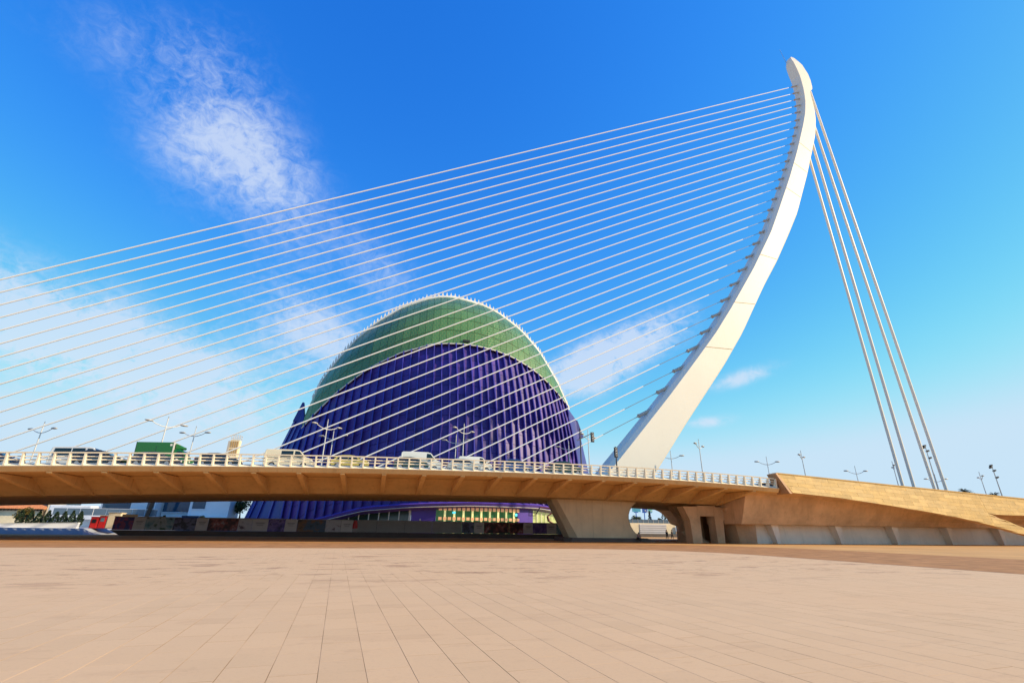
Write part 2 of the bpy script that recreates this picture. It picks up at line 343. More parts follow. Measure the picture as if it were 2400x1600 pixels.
# paving slabs near the camera, each one a piece
rot = Matrix.Rotation(R(4), 3, 'Z')
slab = MB(); gx, gy = .2482, .499
slab.loft([[(-gx, -gy, 0), (gx, -gy, 0), (gx, gy, 0), (-gx, gy, 0)], [(-gx, -gy, .002), (gx, -gy, .002), (gx, gy, .002), (-gx, gy, .002)], [(-gx+.002, -gy+.002, .0032), (gx-.002, -gy+.002, .0032), (gx-.002, gy-.002, .0032), (-gx+.002, gy-.002, .0032)]])
slab_me = slab.mesh('paving_slab', M['plaza'])
cells = []
for j in range(-12, 46):
    for i in range(3, 26):
        v = .5*j+.25; u = 1.0*i+.5 + (.5 if (j % 2) else 0)
        p = rot @ Vector((v, u, 0))
        az_ = math.atan2(p.x, p.y)-HEAD
        if p.y < 3.2 or abs(az_) > R(50) or p.y > 19: continue
        cells.append((p.length, p))
cells.sort(key=lambda t: t[0])
for d_, p in cells[:300]:
    o = part('paving_slab', slab_me, plaza, (p.x, p.y, .0105+random.uniform(0, .0012))); o.rotation_euler = (0, 0, R(4))
mb = MB()
for d_, p in cells[300:]:
    c, s_ = math.cos(R(4)), math.sin(R(4)); z = .0105+random.uniform(0, .0012)
    q = lambda a, b, h: (p.x+a*c-b*s_, p.y+a*s_+b*c, z+h)
    mb.loft([[q(-gx, -gy, 0), q(gx, -gy, 0), q(gx, gy, 0), q(-gx, gy, 0)], [q(-gx, -gy, .0032), q(gx, -gy, .0032), q(gx, gy, .0032), q(-gx, gy, .0032)]])
tag(mb.build('paving_slabs', M['plaza'], plaza), kind='stuff')

# ------------------------------------------------------------------ bridge
YC = 71.0
def dz(X):                                          # level of the outer deck edge
    d = X-22
    if d < 0:
        k, lim = .00042, -54.8
        return 7.53-k*d*d if d > lim else 7.53-k*lim*lim+.046*(d-lim)
    k, lim = .00083, 27.
    return 7.53-k*d*d if d < lim else 7.53-k*lim*lim-.045*(d-lim)
def road(X, Y): return dz(X)+.22+max(0, (15-abs(Y-YC)))*.025
bridge = empty('cable_stayed_bridge', (30, YC, 0))
tag(bridge, 'long cream cable-stayed bridge with one curved leaning white pylon, crossing the plaza', 'bridge')
XS = [-150+4*i for i in range(50)] + [49.0, 50.6]
def strip(name, prof, mt, xs=XS, **k):               # prof: list of (Y, dz offset) swept along the deck
    mb = MB(); mb.loft([[(x, y, dz(x)+z) for y, z in prof] for x in xs]); return mb.build(name, mt, bridge, **k)
N_ = lambda y: YC-y
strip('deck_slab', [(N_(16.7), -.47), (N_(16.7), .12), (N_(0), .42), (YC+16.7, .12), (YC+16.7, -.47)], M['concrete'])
for s_ in (-1, 1):
    k = lambda a: YC+s_*a
    strip('edge_kerb', [(k(17.0), 0), (k(16.68), -.45), (k(16.2), -.47), (k(16.2), .30), (k(16.42), .30)], M['kerb'])
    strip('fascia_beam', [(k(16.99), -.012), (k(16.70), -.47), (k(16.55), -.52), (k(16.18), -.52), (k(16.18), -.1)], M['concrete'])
    strip('sidewalk', [(k(16.19), -.3), (k(16.19), .285), (k(14.6), .30), (k(14.6), -.3)], M['kerb'])
strip('roadway', [(N_(14.58), .10), (N_(14.58), .235), (N_(0), .60), (YC+14.58, .235), (YC+14.58, .10)], M['asphalt'])
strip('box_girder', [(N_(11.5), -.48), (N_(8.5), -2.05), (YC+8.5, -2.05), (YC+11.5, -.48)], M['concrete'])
for kx in range(-16, 12):
    x = .2+4.25*kx; z = dz(x); mb = MB()
    poly = [(54.36, -.50), (54.36, -.62), (62.35, -2.10), (62.9, -2.10), (60.0, -.50)]
    mb.prismX([(y, z+q) for y, q in poly], x-.24, x+.24)
    mb.build('rib', M['concrete'], bridge, bevel=.04, segs=1)
# railing on the near edge
def railing(name, Ye, sgn):
    rl = MB()
    for x0, x1 in zip(range(-62, 50, 2), range(-60, 52, 2)):
        x1 = min(x1, 50.5)
        A = lambda x, dy, h: (x, Ye+sgn*dy, dz(x)+h)
        rl.hexa([A(x0, -.10, 1.14), A(x1, -.10, 1.14), A(x1, .10, 1.14), A(x0, .10, 1.14)], [A(x0, -.12, 1.25), A(x1, -.12, 1.25), A(x1, .08, 1.25), A(x0, .08, 1.25)])
    top = rl.build('railing', M['rail'], bridge)
    for h, dy, r in ((.86, .10, .055), (.58, .20, .06)):
        mb = MB(); mb.path([(x, Ye+sgn*dy, dz(x)+h) for x in list(range(-62, 50, 4))+[50.5]], r, n=8)
        mb.build('rail_bar', M['rail'], top, smooth=True)
    pm = MB(); pm.prismX([(-sgn*.02, .10), (-sgn*.10, 1.2), (sgn*.10, 1.2), (sgn*.52, .26), (sgn*.40, .10)] if sgn > 0 else [(.02, .10), (.10, 1.2), (-.10, 1.2), (-.52, .26), (-.40, .10)], -.075, .075)
    me = pm.mesh('post', M['rail'])
    n = 0; x = 50.3
    while x > -60:
        part('post', me, top, (x, Ye, dz(x))); x -= 1.19
    return top
railing('railing', 54.1, 1)
railing('railing', 87.9, -1)
# pylon
PI_ = [(96.0,122.25),(95.75,121.0),(96.01,118.83),(96.56,115.33),(96.58,110.95),(96.03,106.11),(94.73,101.25),(92.68,96.23),(88.43,86.79),(84.04,77.94),(77.99,66.67),(74.9,61.08),(68.36,51.11),(61.25,41.32),(56.86,35.65),(51.69,29.68),(45.39,22.57),(38.43,15.04),(34.68,11.02),(30.9,7.0)]
PO_ = [(96.6,122.6),(97.9,122.0),(99.05,119.93),(99.91,117.61),(100.44,114.9),(100.2,110.5),(98.9,110.1),(98.76,103.77),(97.97,99.01),(96.48,94.62),(94.62,90.26),(90.18,80.48),(84.21,68.36),(80.12,61.71),(75.36,54.32),(70.86,48.07),(66.59,41.6),(63.37,36.65),(58.02,29.61),(53.19,23.84),(48.7,18.5),(44.55,13.36),(42.72,11.1),(39.4,7.0)]
def byz(tab, z):
    t = sorted([(b, a) for a, b in tab]); return interp(t, z)
def along(tab, n, extra=()):
    L = [0]
    for a, b in zip(tab, tab[1:]): L.append(L[-1]+math.hypot(b[0]-a[0], b[1]-a[1]))
    return [(l/L[-1],)+p for l, p in zip(L, tab)]
ai = along(PI_, 0); ao = along(PO_, 0)
# matching outer/inner parameters so that sections stay square to the axis
KEY = [(0, 0), (.0285, .05), (.118, .135), (.225, .262), (.42, .452), (.62, .634), (.82, .828), (1, 1)]
ts = sorted(set([i/56 for i in range(57)] + [.004, .012]))
def sect(t):
    I = interp(ai, t); O = interp(ao, interp(KEY, t)); I = Vector((I[0], 0, I[1])); O = Vector((O[0], 0, O[1]))
    if t == 0: O = Vector((96.6, 0, 122.6))
    return I, O
def ring(t, grow=0):
    I, O = sect(t); a = (O-I); Lg = a.length; a = a/Lg if Lg > .01 else Vector((1, 0, 0)); h = (1.3+1.1*t)*min(1, .55+t*22)+grow
    c = min(.55, Lg*.2); dchf = min(.75, .5+.3*t)
    J = I-a*min(.75, .25+.6*t, Lg*.4)-a*grow; Op = O-a*c; O = O+a*grow
    y0, y1 = YC-h, YC+h
    P = lambda p, y: (p.x, y, p.z)
    return [P(I, y0), P(Op, y0), P(O, y0+dchf), P(O, y1-dchf), P(Op, y1), P(I, y1), P(J, y1-dchf), P(J, y0+dchf)]
mb = MB(); mb.loft([ring(t) for t in ts]); pylon = mb.build('pylon', M['white_steel'], bridge)
for t, k in ((.247, 0), (.305, 1), (.373, 1), (.54, 1), (.65, 1), (.745, 1)):
    r0, r1 = ring(t, .006), ring(t+.0011, .006)
    for i, j in ((0, 1), (4, 5)):                   # one seam on each broad side face
        mb = MB(); mb.add([r0[i], r0[j], r1[j], r1[i]], [(0, 1, 2, 3)]); mb.build('weld_seam', M['seam'], pylon)
mb = MB(); mb.tube((94.9, YC, 120.5), (93.8, YC, 125.2), .05, .03); mb.build('antenna', M['strand'], pylon)
ANCH = [(95.4,112.0),(95.3,109.6),(95.1,107.3),(94.8,105.0),(94.3,102.6),(93.6,99.8),(92.6,97.1),(91.5,94.1),(90.1,91.2),(88.7,88.1),(87.2,85.1),(85.7,82.2),(84.0,79.0),(82.5,76.1),(80.7,72.6),(78.9,69.3),(77.1,66.1),(75.3,62.7),(73.0,59.4),(70.5,55.7),(68.0,52.1),(65.4,48.4),(62.6,44.5),(59.9,40.8),(56.9,37.0),(53.5,33.1),(50.1,28.9),(46.4,24.7),(42.4,20.3)]
for i, (ax, az_) in enumerate(ANCH):
    n = i+1
    bx = -102+4.02*(n-1) if n <= 13 else -53.8+(72.5/16)*(n-13)
    a = Vector((ax, YC, az_)); b = Vector((bx, YC, dz(bx)+.45)); u = (b-a).normalized(); Lth = 2.4+5.2*(i/28); sk = 1.0+.95*(i/28)
    a0 = a-u*(.9+.4*(i/28)); s0 = a+u*sk
    mb = MB(); mb.tube(s0+u*Lth, b, .095, n=10); cab = mb.build('stay_cable', M['cable'], bridge)
    mb = MB(); mb.tube(s0-u*.1, s0+u*(Lth+.3), .055, n=6); mb.build('strand', M['strand'], cab)
    mb = MB(); mb.tube(a0, s0, .19+.10*(i/28), n=12); mb.tube(s0-u*.15, s0+u*.02, .24+.12*(i/28), n=12); mb.tube(s0, s0+u*.6, .15+.06*i/28, .06, n=10); mb.build('cable_socket', M['socket'], cab)
    mb = MB(); mb.tube(b+u*-2.2, b+u*.35, .20, n=10); mb.build('lower_socket', M['cable'], cab)
for xt, zt, xb, yo in ((99.2, 110.2, 103.9, -1.0), (99.2, 110.2, 103.9, 1.0), (94.8, 99.0, 95.9, -1.0), (94.8, 99.0, 95.9, 1.0)):
    mb = MB(); mb.tube((xt, YC+yo*.9, zt), (xb, YC+yo, 4.6), .28, n=12); bs = mb.build('back_stay', M['bstay'], bridge)
    mb = MB(); mb.tube((xb-.1*(1 if xt > 98 else .3), YC+yo, 6.2), (xb, YC+yo, 4.5), .42, n=12); mb.build('back_stay_collar', M['socket'], bs)
# pier below the pylon
mb = MB()
def pring(z, xr):           # plan outline at height z
    t = (z-.45)/5.1; xf, x1, x2 = 26.9-3.0*t, 26.1-2.65*t, 27.5-2.7*t; y0, y1 = 66.0, 74.0
    return [(xf, y0, z), (xr, y0, z), (xr+.35, y0+.5, z), (xr+.35, y1-.5, z), (xr, y1, z), (x2+.5, y1, z), (x2, y1-.8, z), (x1, y0+1.1, z)]
prof = [(.45, 36.5), (.9, 35.95), (1.4, 35.4), (2.1, 34.95), (2.9, 34.72), (3.6, 34.75), (4.2, 34.98), (4.7, 35.35), (5.15, 35.9), (5.55, 36.4)]
mb.loft([pring(z, b) for z, b in prof]); pier = mb.build('pier', M['pier'], bridge)
mb = MB(); mb.loft([[(25.6, 65.2, 0), (38.6, 65.2, 0), (38.9, 66, 0), (38.9, 75, 0), (26.6, 75, 0), (26.4, 74, 0), (24.9, 66.2, 0)], [(25.8, 65.4, .5), (37.2, 65.4, .5), (37.5, 66.2, .5), (37.5, 74.8, .5), (26.6, 74.8, .5), (26.5, 74, .5), (25.1, 66.4, .5)]]); mb.build('plinth', M['dark_plinth'], pier)

# ------------------------------------------------------------------ stone-clad abutment
ab = empty('bridge_abutment', (70, 58, 0)); tag(ab, 'ochre stone-clad abutment wall sloping down at the right end of the bridge', 'abutment')
TOP = [(50.6, 8.72), (70.4, 7.78), (94.6, 6.68), (170, 3.2)]
BOT = [(51.9, 6.3), (58.8, 5.9), (66, 5.24), (73.5, 4.47), (79.4, 3.78), (85.25, 2.84), (92.3, 1.49), (99.5, .02), (170, .02)]
SLT = [(86.2, 4.42), (87.3, 4.28), (120, 4.0), (170, 3.0)]       # upper edge of the dark slot
SLB = [(86.2, 4.40), (87.2, 4.15), (92.0, 2.55), (100, .35), (170, .02)]  # lower edge of the slot
def yface(x, z): return 53.25+.33*(z-interp(BOT, x))*(2.4/max(2.4, interp(TOP, x)-interp(BOT, x)))
def stones(lo, hi, x0, x1):
    k = 0
    while k < 14:
        off0, off1 = .5*k, .5*k+.5; x = x0 - (k % 2)*1.3
        while x < x1:
            xa, xb = max(x, x0), min(x+2.7, x1); x += 2.7
            if k == 0 and xa == x0: pass
            q = []
            for X in (xa, xb):
                zt = min(interp(TOP, X)-off0, interp(hi, X)); zb = max(interp(TOP, X)-off1, interp(lo, X)); q.append((zt, zb))
            if q[0][0]-q[0][1] < .03 and q[1][0]-q[1][1] < .03: continue
            q = [(a, min(b, a-.004)) for a, b in q]
            sl_ = lambda X, z: X if X > 50.7 else X+(interp(TOP, x0)-z)*.52     # raked left end
            g = .012; pr = random.uniform(0, .012)
            f = [(sl_(xa, q[0][1])+g, q[0][1]+g), (sl_(xb, q[1][1])-g, q[1][1]+g), (sl_(xb, q[1][0])-g, q[1][0]), (sl_(xa, q[0][0])+g, q[0][0])]
            mb = MB(); mb.hexa([(X, yface(X, z)-pr, z) for X, z in f], [(X, yface(X, z)+.14, z) for X, z in f])
            mb.build('cladding_stone', random.choice((M['stone'], M['stone_b'])), ab)
        k += 1
stones(BOT, TOP, 50.6, 86.2); stones(SLT, TOP, 86.2, 128); stones(BOT, SLB, 86.2, 100)
# backing, coping and raked end
mb = MB(); xs = [51.9, 55, 58.8, 62, 66, 70, 73.5, 79.4, 85.25, 86.2]
for lo, hi, xx in ((BOT, TOP, xs), (SLT, TOP, [86.2, 90, 95, 100, 130]), (BOT, SLB, [86.2, 87.2, 89, 92, 96, 100])):
    rings = []
    for X in xx:
        zb, zt = interp(lo, X)+.02, interp(hi, X)-.03
        if zt < zb+.02: zt = zb+.02
        rings.append([(X, yface(X, zb)+.141, zb), (X, yface(X, zt)+.141, zt), (X, yface(X, zt)+.6, zt), (X, yface(X, zb)+.9, zb)])
    mb.loft(rings)
mb.build('band_backing', M['abut'], ab)
mb = MB(); mb.loft([[(X, yface(X, interp(TOP, X))-.06, interp(TOP, X)+.005), (X, yface(X, interp(TOP, X))+.75, interp(TOP, X)+.005), (X, yface(X, interp(TOP, X))+.75, interp(TOP, X)+.16), (X, yface(X, interp(TOP, X))-.06, interp(TOP, X)+.16)] for X in (50.6, 60, 70.4, 80, 94.6, 128)]); mb.build('coping', M['stone'], ab)
mb = MB(); mb.hexa([(50.05, 53.6, 8.7), (50.59, 53.95, 8.86), (50.59, 55.2, 8.86), (50.05, 55.2, 8.7)], [(51.2, 53.05, 6.2), (51.75, 53.2, 6.2), (51.75, 55.2, 6.2), (51.2, 55.2, 6.2)]); mb.build('raked_end', M['stone_side'], ab)
# road fill behind and the shaded walls underneath
mb = MB(); mb.loft([[(X, 54.3, interp(TOP, X)-1.6), (X, 87.6, interp(TOP, X)-1.6), (X, 87.6, interp(TOP, X)-.95), (X, 54.3, interp(TOP, X)-.95)] for X in (50.7, 60, 70.4, 80, 94.6, 130, 168)]); mb.build('approach_road', M['asphalt'], ab)
mb = MB(); rings = []
for X in (47.6, 51, 58, 66, 74, 82, 90, 100, 130):
    zt = interp(TOP, max(X, 50.6))-1.62; zt = max(zt, 2.9); ov = 55.0 if X < 52 else 54.6
    rings.append([(X, 58.6, 2.5), (X, 58.2, 3.2), (X, 56.9, zt-.9), (X, ov, zt-.02), (X, 66, zt-.02), (X, 66, 2.5)])
mb.loft(rings); mb.build('upper_wall', M['abut'], ab)
mb = MB(); mb.box(50.2, 130, 60.6, 66, 0, 2.498); mb.build('lower_wall', M['abut_low'], ab)
for xf in (53.6, 64.6, 75.1, 86.0, 97.0, 107.8):
    mb = MB(); mb.hexa([(xf+.35, 59.7, 0), (xf+1.0, 59.7, 0), (xf+1.0, 60.59, 0), (xf+.35, 60.59, 0)], [(xf-.6, 59.3, 2.496), (xf+.55, 59.3, 2.496), (xf+.55, 60.59, 2.496), (xf-.6, 60.59, 2.496)]); mb.build('buttress', M['abut_low'], ab, bevel=.05)
# portal with pillars, doorway and stairs at the bridge end
mb = MB(); mb.box(58.5, 130, 66.05, 85.5, 0, 4.6); mb.build('rear_fill', M['abut'], ab)
mb = MB(); mb.box(49.6, 58.4, 74.5, 75, 0, 5.2); mb.build('portal_back_wall', M['abut'], ab)
for xa, xb, ya, fl, fr in ((42.2, 43.8, 62, 1.0, .05), (46.1, 47.4, 62, .05, 1.3)):
    mb = MB(); mb.loft([[(xa-fl*k, ya, z), (xb+fr*k-.12*(1-k), ya, z), (xb+fr*k-.12*(1-k), ya+1.6, z), (xa-fl*k, ya+1.6, z)] for z, k in ((0, 0), (2.9, .12), (3.7, .5), (4.75, 1))])
    mb.build('portal_pillar', M['abut'], ab)
mb = MB(); mb.box(43.5, 46.4, 62.05, 63.2, 3.5, 4.9); mb.build('portal_lintel', M['abut'], ab)
mb = MB(); mb.loft([[(49.1, 61.2, 0), (50.19, 59.2, 0), (50.19, 66, 0), (49.1, 66, 0)], [(48.7, 61.2, 2.6), (50.19, 59, 2.6), (50.19, 66, 2.6), (48.7, 66, 2.6)], [(48.3, 61.2, 3.2), (50.19, 58.6, 3.2), (50.19, 66, 3.2), (48.3, 66, 3.2)], [(47.3, 61.2, 4.6), (50.19, 57.6, 5.0), (50.19, 66, 5.0), (47.3, 66, 4.6)]]); mb.build('portal_cheek', M['abut'], ab)
for i in range(8):
    mb = MB(); mb.box(43.8, 46.1, 64+.45*i, 68.2, .18*i+.001, .18*i+.18); mb.build('stair', M['abut'], ab)
mb = MB(); mb.loft([[(45.6, 68.6, .001), (48.8, 68.6, .001), (48.8, 70, .001), (45.6, 70, .001)], [(45.2, 68.6, 3.2), (48.8, 68.6, 3.2), (48.8, 70, 3.2), (45.2, 70, 3.2)], [(43.6, 68.6, 5.1), (48.8, 68.6, 5.1), (48.8, 70, 5.1), (43.6, 70, 5.1)]]); mb.build('leaning_wall', M['abut'], ab)
# far bank wall seen through the gap, closing the far end of the underpass
mb = MB(); mb.loft([[(x, 84, z), (75, 84, z), (75, 88, z), (x, 88, z)] for x, z in ((56.4, 0), (56.4, 2.45), (55.3, 2.75), (54.8, 3.4), (54.1, 4.3), (53.0, 5.0), (51.6, 5.5))]); mb.build('far_cheek_wall', M['abut'], ab)

# ------------------------------------------------------------------ the blue and green hall behind the bridge
YR = 130.0
ED = [(-20.49,126.86,23.69),(-18.29,124.71,26.37),(-16.54,123.27,28.2),(-13.4,121.07,31.55),(-10.04,119.11,34.45),(-6.13,117.24,37.58),(-2.68,115.91,39.61),(1.44,114.66,41.8),(5.67,113.75,43.17),(8.15,113.39,44.22),(12.26,113.05,44.78),(16.38,113.03,45.11),(20.21,113.31,45.04),(24.06,113.88,44.75),(28.71,114.97,44.04),(32.46,116.18,42.97),(36.63,117.91,41.6),(40.52,119.93,39.76),(44.5,122.5,37.54),(50.04,127.49,34.82)]
RG = [(-19.61,32.27),(-17.69,38.41),(-14.98,43.72),(-10.71,50.45),(-5.61,56.28),(0.7,61.58),(7.36,65.15),(11.85,66.64),(15.59,66.87),(20.62,66.13),(24.78,65.31),(29.4,63.39),(36.26,58.78),(41.99,52.66),(47.58,43.5),(51.53,34.61)]
LIPZ = [(-31, 0), (-16, 0), (-13.5, 1.72), (-7.2, 3.26), (-2.8, 4.31), (5.7, 5.0), (17.2, 5.5), (33.2, 5.6), (45, 4.6), (56, 2), (60, 0)]
def ybase(X): return YR-32.5*max(0, 1-((X-14.2)/45.2)**2)
agora = empty('exhibition_hall', (14, 115, 0)); tag(agora, 'tall mussel-shaped hall of deep blue fins under a green tiled shell with white crest', 'building')
def facade(X, t, out=0):
    """point on the near blue face at lateral place X, t from lip (0) to green edge (1), out = metres proud"""
    yt, zt = interp(ED, X); zb = interp(LIPZ, X); yb = ybase(X)+zb*.12
    y = yb+(yt-yb)*t; z = zb+(zt-zb)*t
    b = math.sin(math.pi*t)*2.2; n = Vector((0, -(zt-zb), (yt-yb)*1.0)).normalized()
    return Vector((X, y, z))+n*(b+out)
FX = [-19.6+1.8*i for i in range(39)]
# recessed panels between the fins
cand = []
for X0, X1 in zip(FX, FX[1:]):
    H = interp(ED, (X0+X1)/2)[1]-interp(LIPZ, (X0+X1)/2); nr = max(3, round(H/2.6))
    for r_ in range(nr):
        t0, t1 = r_/nr, (r_+1)/nr
        q = [facade(X0, t0), facade(X1, t0), facade(X1, t1), facade(X0, t1)]
        cand.append(((q[1]-q[0]).length*(q[3]-q[0]).length*(1.5 if X0 > 2 else 1)*(1.5 if t1 > .22 else .5), q))
cand.sort(key=lambda c: -c[0])
def panel(mb, q):
    c = (q[0]+q[1]+q[2]+q[3])/4; q = [c+(p-c)*.965 for p in q]; n = (q[1]-q[0]).cross(q[3]-q[0]).normalized()
    n = n if n.y < 0 else -n
    mb.hexa([p+n*.06 for p in q], [p-n*.05 for p in q])
for _, q in cand[:300]:
    mb = MB(); panel(mb, q); mb.build('facade_panel', M['navy'], agora)
mb = MB()
for _, q in cand[300:]: panel(mb, q)
tag(mb.build('facade_panels', M['navy'], agora), kind='stuff')
mb = MB(); mb.loft([[facade(X, i/14, -.10) for i in range(15)] for X in FX], cap=False, closed=False); mb.build('facade_backing', M['lip'], agora)
# fins: folded blades, deeper then shallower up the face
for i, X in enumerate(FX):
    mb = MB(); rings = []; nseg = 24; H = interp(ED, X)[1]-interp(LIPZ, X)
    for k in range(nseg+1):
        t = k/nseg; ph = (t*2.0+.15*(i % 3)) % 1.0
        dep = (.55+.75*(1-ph))*min(1, H/18); e = .99 if k == nseg else t
        if k == 0: dep = .25
        w = .11
        rings.append([facade(X, e, -.1)+Vector((-.16, 0, 0)), facade(X, e, dep)+Vector((-w, 0, 0)), facade(X, e, dep)+Vector((w, 0, 0)), facade(X, e, -.1)+Vector((.16, 0, 0))])
    mb.loft(rings); mb.build('fin', M['fin'], agora)
# lip under the facade
mb = MB(); lx = [x for x in FX if x > -15]
mb.loft([[facade(X, 0, .35)+Vector((0, 0, .9)), facade(X, 0, .75)+Vector((0, 0, .45)), facade(X, 0, .35)+Vector((0, 0, -.02)), facade(X, 0, -1.4)+Vector((0, 0, 0))] for X in lx]); mb.build('canopy_lip', M['lip'], agora)
mb = MB(); mb.path([facade(X, 0, .55)+Vector((0, 0, -.05)) for X in lx], .06, n=6); mb.build('lip_trim', M['mullion'], agora)
# plain end walls left and right
mb = MB()
Lt, Lb = Vector((-21.7, 129.6, 31.0)), Vector((-30.8, 129.6, 0)); n = 8
A = [facade(FX[0], i/n) for i in range(n+1)]; B = [Lb.lerp(Lt, i/n) for i in range(n+1)]
mid = [[A[i].lerp(B[i], s)+Vector((0, -1.2*math.sin(math.pi*s)*(1-i/n), 0)) for i in range(n+1)] for s in (0, .25, .5, .75, 1)]
mb.loft([[p for p in c] for c in mid], cap=False, closed=False)
for s in (.0, .25, .5, .75):
    pass
Rt, Rb = Vector((53.9, 129.8, 31.3)), Vector((60.3, 129.8, 0)); A = [facade(FX[-1], i/n) for i in range(n+1)]; B = [Rb.lerp(Rt, i/n) for i in range(n+1)]
mb.loft([[A[i].lerp(B[i], s) for i in range(n+1)] for s in (0, .33, .66, 1)], cap=False, closed=False)
# back face, mirrored, closing the body
back = []
for X in FX: back.append([Vector((p.x, 2*YR-p.y, p.z)) for p in [facade(X, i/8) for i in range(9)]])
mb.loft(back, cap=False, closed=False)
for E_, (t_, b_) in ((FX[0], (Lt, Lb)), (FX[-1], (Rt, Rb))):
    mb.loft([[Vector((p.x, 2*YR-p.y, p.z)) for p in [facade(E_, i/n) for i in range(n+1)]], [b_.lerp(t_, i/n) for i in range(n+1)]], cap=False, closed=False)
mb.build('end_wall', M['navy_plain'], agora)
for s, dx in ((.3, 0), (.6, 0), (.85, 0)):                 # faint upright folds of the left end wall
    mb = MB(); A = [facade(FX[0], i/n).lerp(Lb.lerp(Lt, i/n), s)+Vector((0, -1.2*math.sin(math.pi*s)*(1-i/n), 0)) for i in range(n)]
    mb.loft([[p+Vector((-.35, 0, 0)), p+Vector((0, -.55, 0)), p+Vector((.35, .2, 0))] for p in A]); mb.build('end_wall_fold', M['fin'], agora)
for tx, w in ((Lt, 1.4), (Rt, -1.2)):                      # pointed tips over the ends
    mb = MB(); mb.loft([[tx+Vector((0, -.5, .1)), tx+Vector((0, .5, .1)), tx+Vector((.3*w, .5, .1)), tx+Vector((.3*w, -.5, .1))], [tx+Vector((-1.3*(1 if w > 0 else -1), -1.5, -5)), tx+Vector((-1.3*(1 if w > 0 else -1), 1.5, -5)), tx+Vector((w, 1.5, -5)), tx+Vector((w, -1.5, -5))]]); mb.build('end_tip', M['navy_plain'], agora)
# green shell
def shell(X, t, out=0, mirror=False):
    yt, zt = interp(ED, X); Xr = -19.6+(X+20.49)/(50.04+20.49)*(51.5+19.6); zr = interp(RG, Xr)
    a = Vector((X, yt-.9, zt-.2)); b = Vector((Xr, YR, zr)); d = b-a; nrm = Vector((0, -d.z, d.y)).normalized()
    p = a+d*t+nrm*(math.sin(math.pi*t)*d.length*.10+out)
    return Vector((p.x, 2*YR-p.y, p.z)) if mirror else p
GX = [-20.49+1.81*i for i in range(39)] + [50.04]
for X0, X1 in zip(GX, GX[1:]):
    ln = (shell((X0+X1)/2, 1)-shell((X0+X1)/2, 0)).length; nr = max(1, round(ln/4.6))
    for r_ in range(nr):
        t0, t1 = r_/nr, (r_+1)/nr; tm = (t0+t1)/2
        q0 = [shell(X0, t0), shell(X0, tm), shell(X0, t1)]; q1 = [shell(X1, t0), shell(X1, tm), shell(X1, t1)]
        c = (q0[1]+q1[1])/2; sh = lambda p: c+(p-c)*.965
        mb = MB(); mb.loft([[sh(p) for p in q0], [sh(p) for p in q1]], cap=False, closed=False)
        mb.loft([[sh(p)+Vector((0, .25, -.15)) for p in q0], [sh(p)+Vector((0, .25, -.15)) for p in q1]], cap=False, closed=False)
        mb.build('roof_panel', M['green'], agora)
mb = MB(); mb.loft([[shell(X, i/8, -.18) for i in range(9)] for X in GX], cap=False, closed=False); mb.loft([[shell(X, i/8, 0, True) for i in range(9)] for X in GX], cap=False, closed=False); mb.build('roof_backing', M['green_joint'], agora)
mb = MB(); mb.path([shell(X, 0, .12) for X in GX], .17, n=6); mb.build('roof_edge_trim', M['crest'], agora)
mb = MB(); c = shell(17.2, .02, .12); mb.box(c.x-.9, c.x+.9, c.y-.15, c.y+.2, c.z+.2, c.z+.75); mb.build('roof_hatch', M['black'], agora)
# white crest: stepped plates and a comb of small spikes
cr_ = [(x, z) for x, z in RG]
L_ = [0]
for a, b in zip(cr_, cr_[1:]): L_.append(L_[-1]+math.hypot(b[0]-a[0], b[1]-a[1]))
tab = [(l, x, z) for l, (x, z) in zip(L_, cr_)]; tot = L_[-1]
nst = 24
for i in range(nst):
    l0, l1 = tot*i/nst, tot*(i+1)/nst; (x0, z0), (x1, z1) = interp(tab, l0), interp(tab, l1); lw = 1.7 if i % 2 == 0 else 1.1
    dn = Vector((x1-x0, 0, z1-z0)).normalized(); nn = Vector((dn.z, 0, -dn.x)); nn = nn if nn.z < 0 else -nn
    a, b = Vector((x0, YR, z0)), Vector((x1, YR, z1)); lo = lw
    mb = MB(); mb.hexa([a+Vector((0, -1.3, -.0))+nn*lo, b+Vector((0, -1.3, 0))+nn*lo*.8, b+Vector((0, 1.3, 0))+nn*lo*.8, a+Vector((0, 1.3, 0))+nn*lo], [a+Vector((0, -.8, 0)), b+Vector((0, -.8, 0)), b+Vector((0, .8, 0)), a+Vector((0, .8, 0))]); mb.build('crest_plate', M['crest'], agora)
sp = MB(); sp.loft([[(-.28, -.25, 0), (.28, -.25, 0), (.28, .25, 0), (-.28, .25, 0)], [(-.05, -.05, 1.15), (.05, -.05, 1.15), (.05, .05, 1.15), (-.05, .05, 1.15)]]); spm = sp.mesh('crest_spike', M['crest'])
for i in range(84):
    x, z = interp(tab, tot*(i+.5)/84); o = part('crest_spike', spm, agora, (x, YR-.5, z-.1)); o.scale = (1, 1, random.uniform(.85, 1.15))
# glazing, doors and lobby under the lip
def basey(X): return ybase(X)+1.6
def wallbox(name, x0, x1, z0, z1, mt, dy=0, th=.3):
    mb = MB(); mb.hexa([(x0, basey(x0)+dy, z0), (x1, basey(x1)+dy, z0), (x1, basey(x1)+dy, z1), (x0, basey(x0)+dy, z1)], [(x0, basey(x0)+dy+th, z0), (x1, basey(x1)+dy+th, z0), (x1, basey(x1)+dy+th, z1), (x0, basey(x0)+dy+th, z1)]); return mb.build(name, mt, agora)
xw = -13.0
while xw < 6.2:
    x1 = min(xw+1.9, 6.2); wallbox('window', xw, x1, .1, interp(LIPZ, (xw+x1)/2)+.3, M['glass_green']); wallbox('mullion', x1-.22, x1-.02, .1, interp(LIPZ, x1)+.2, M['mullion'], -.15, .14); xw = x1
wallbox('lobby_wall', 6.25, 10.9, .1, 5.5, M['lip'], -.2, .5)
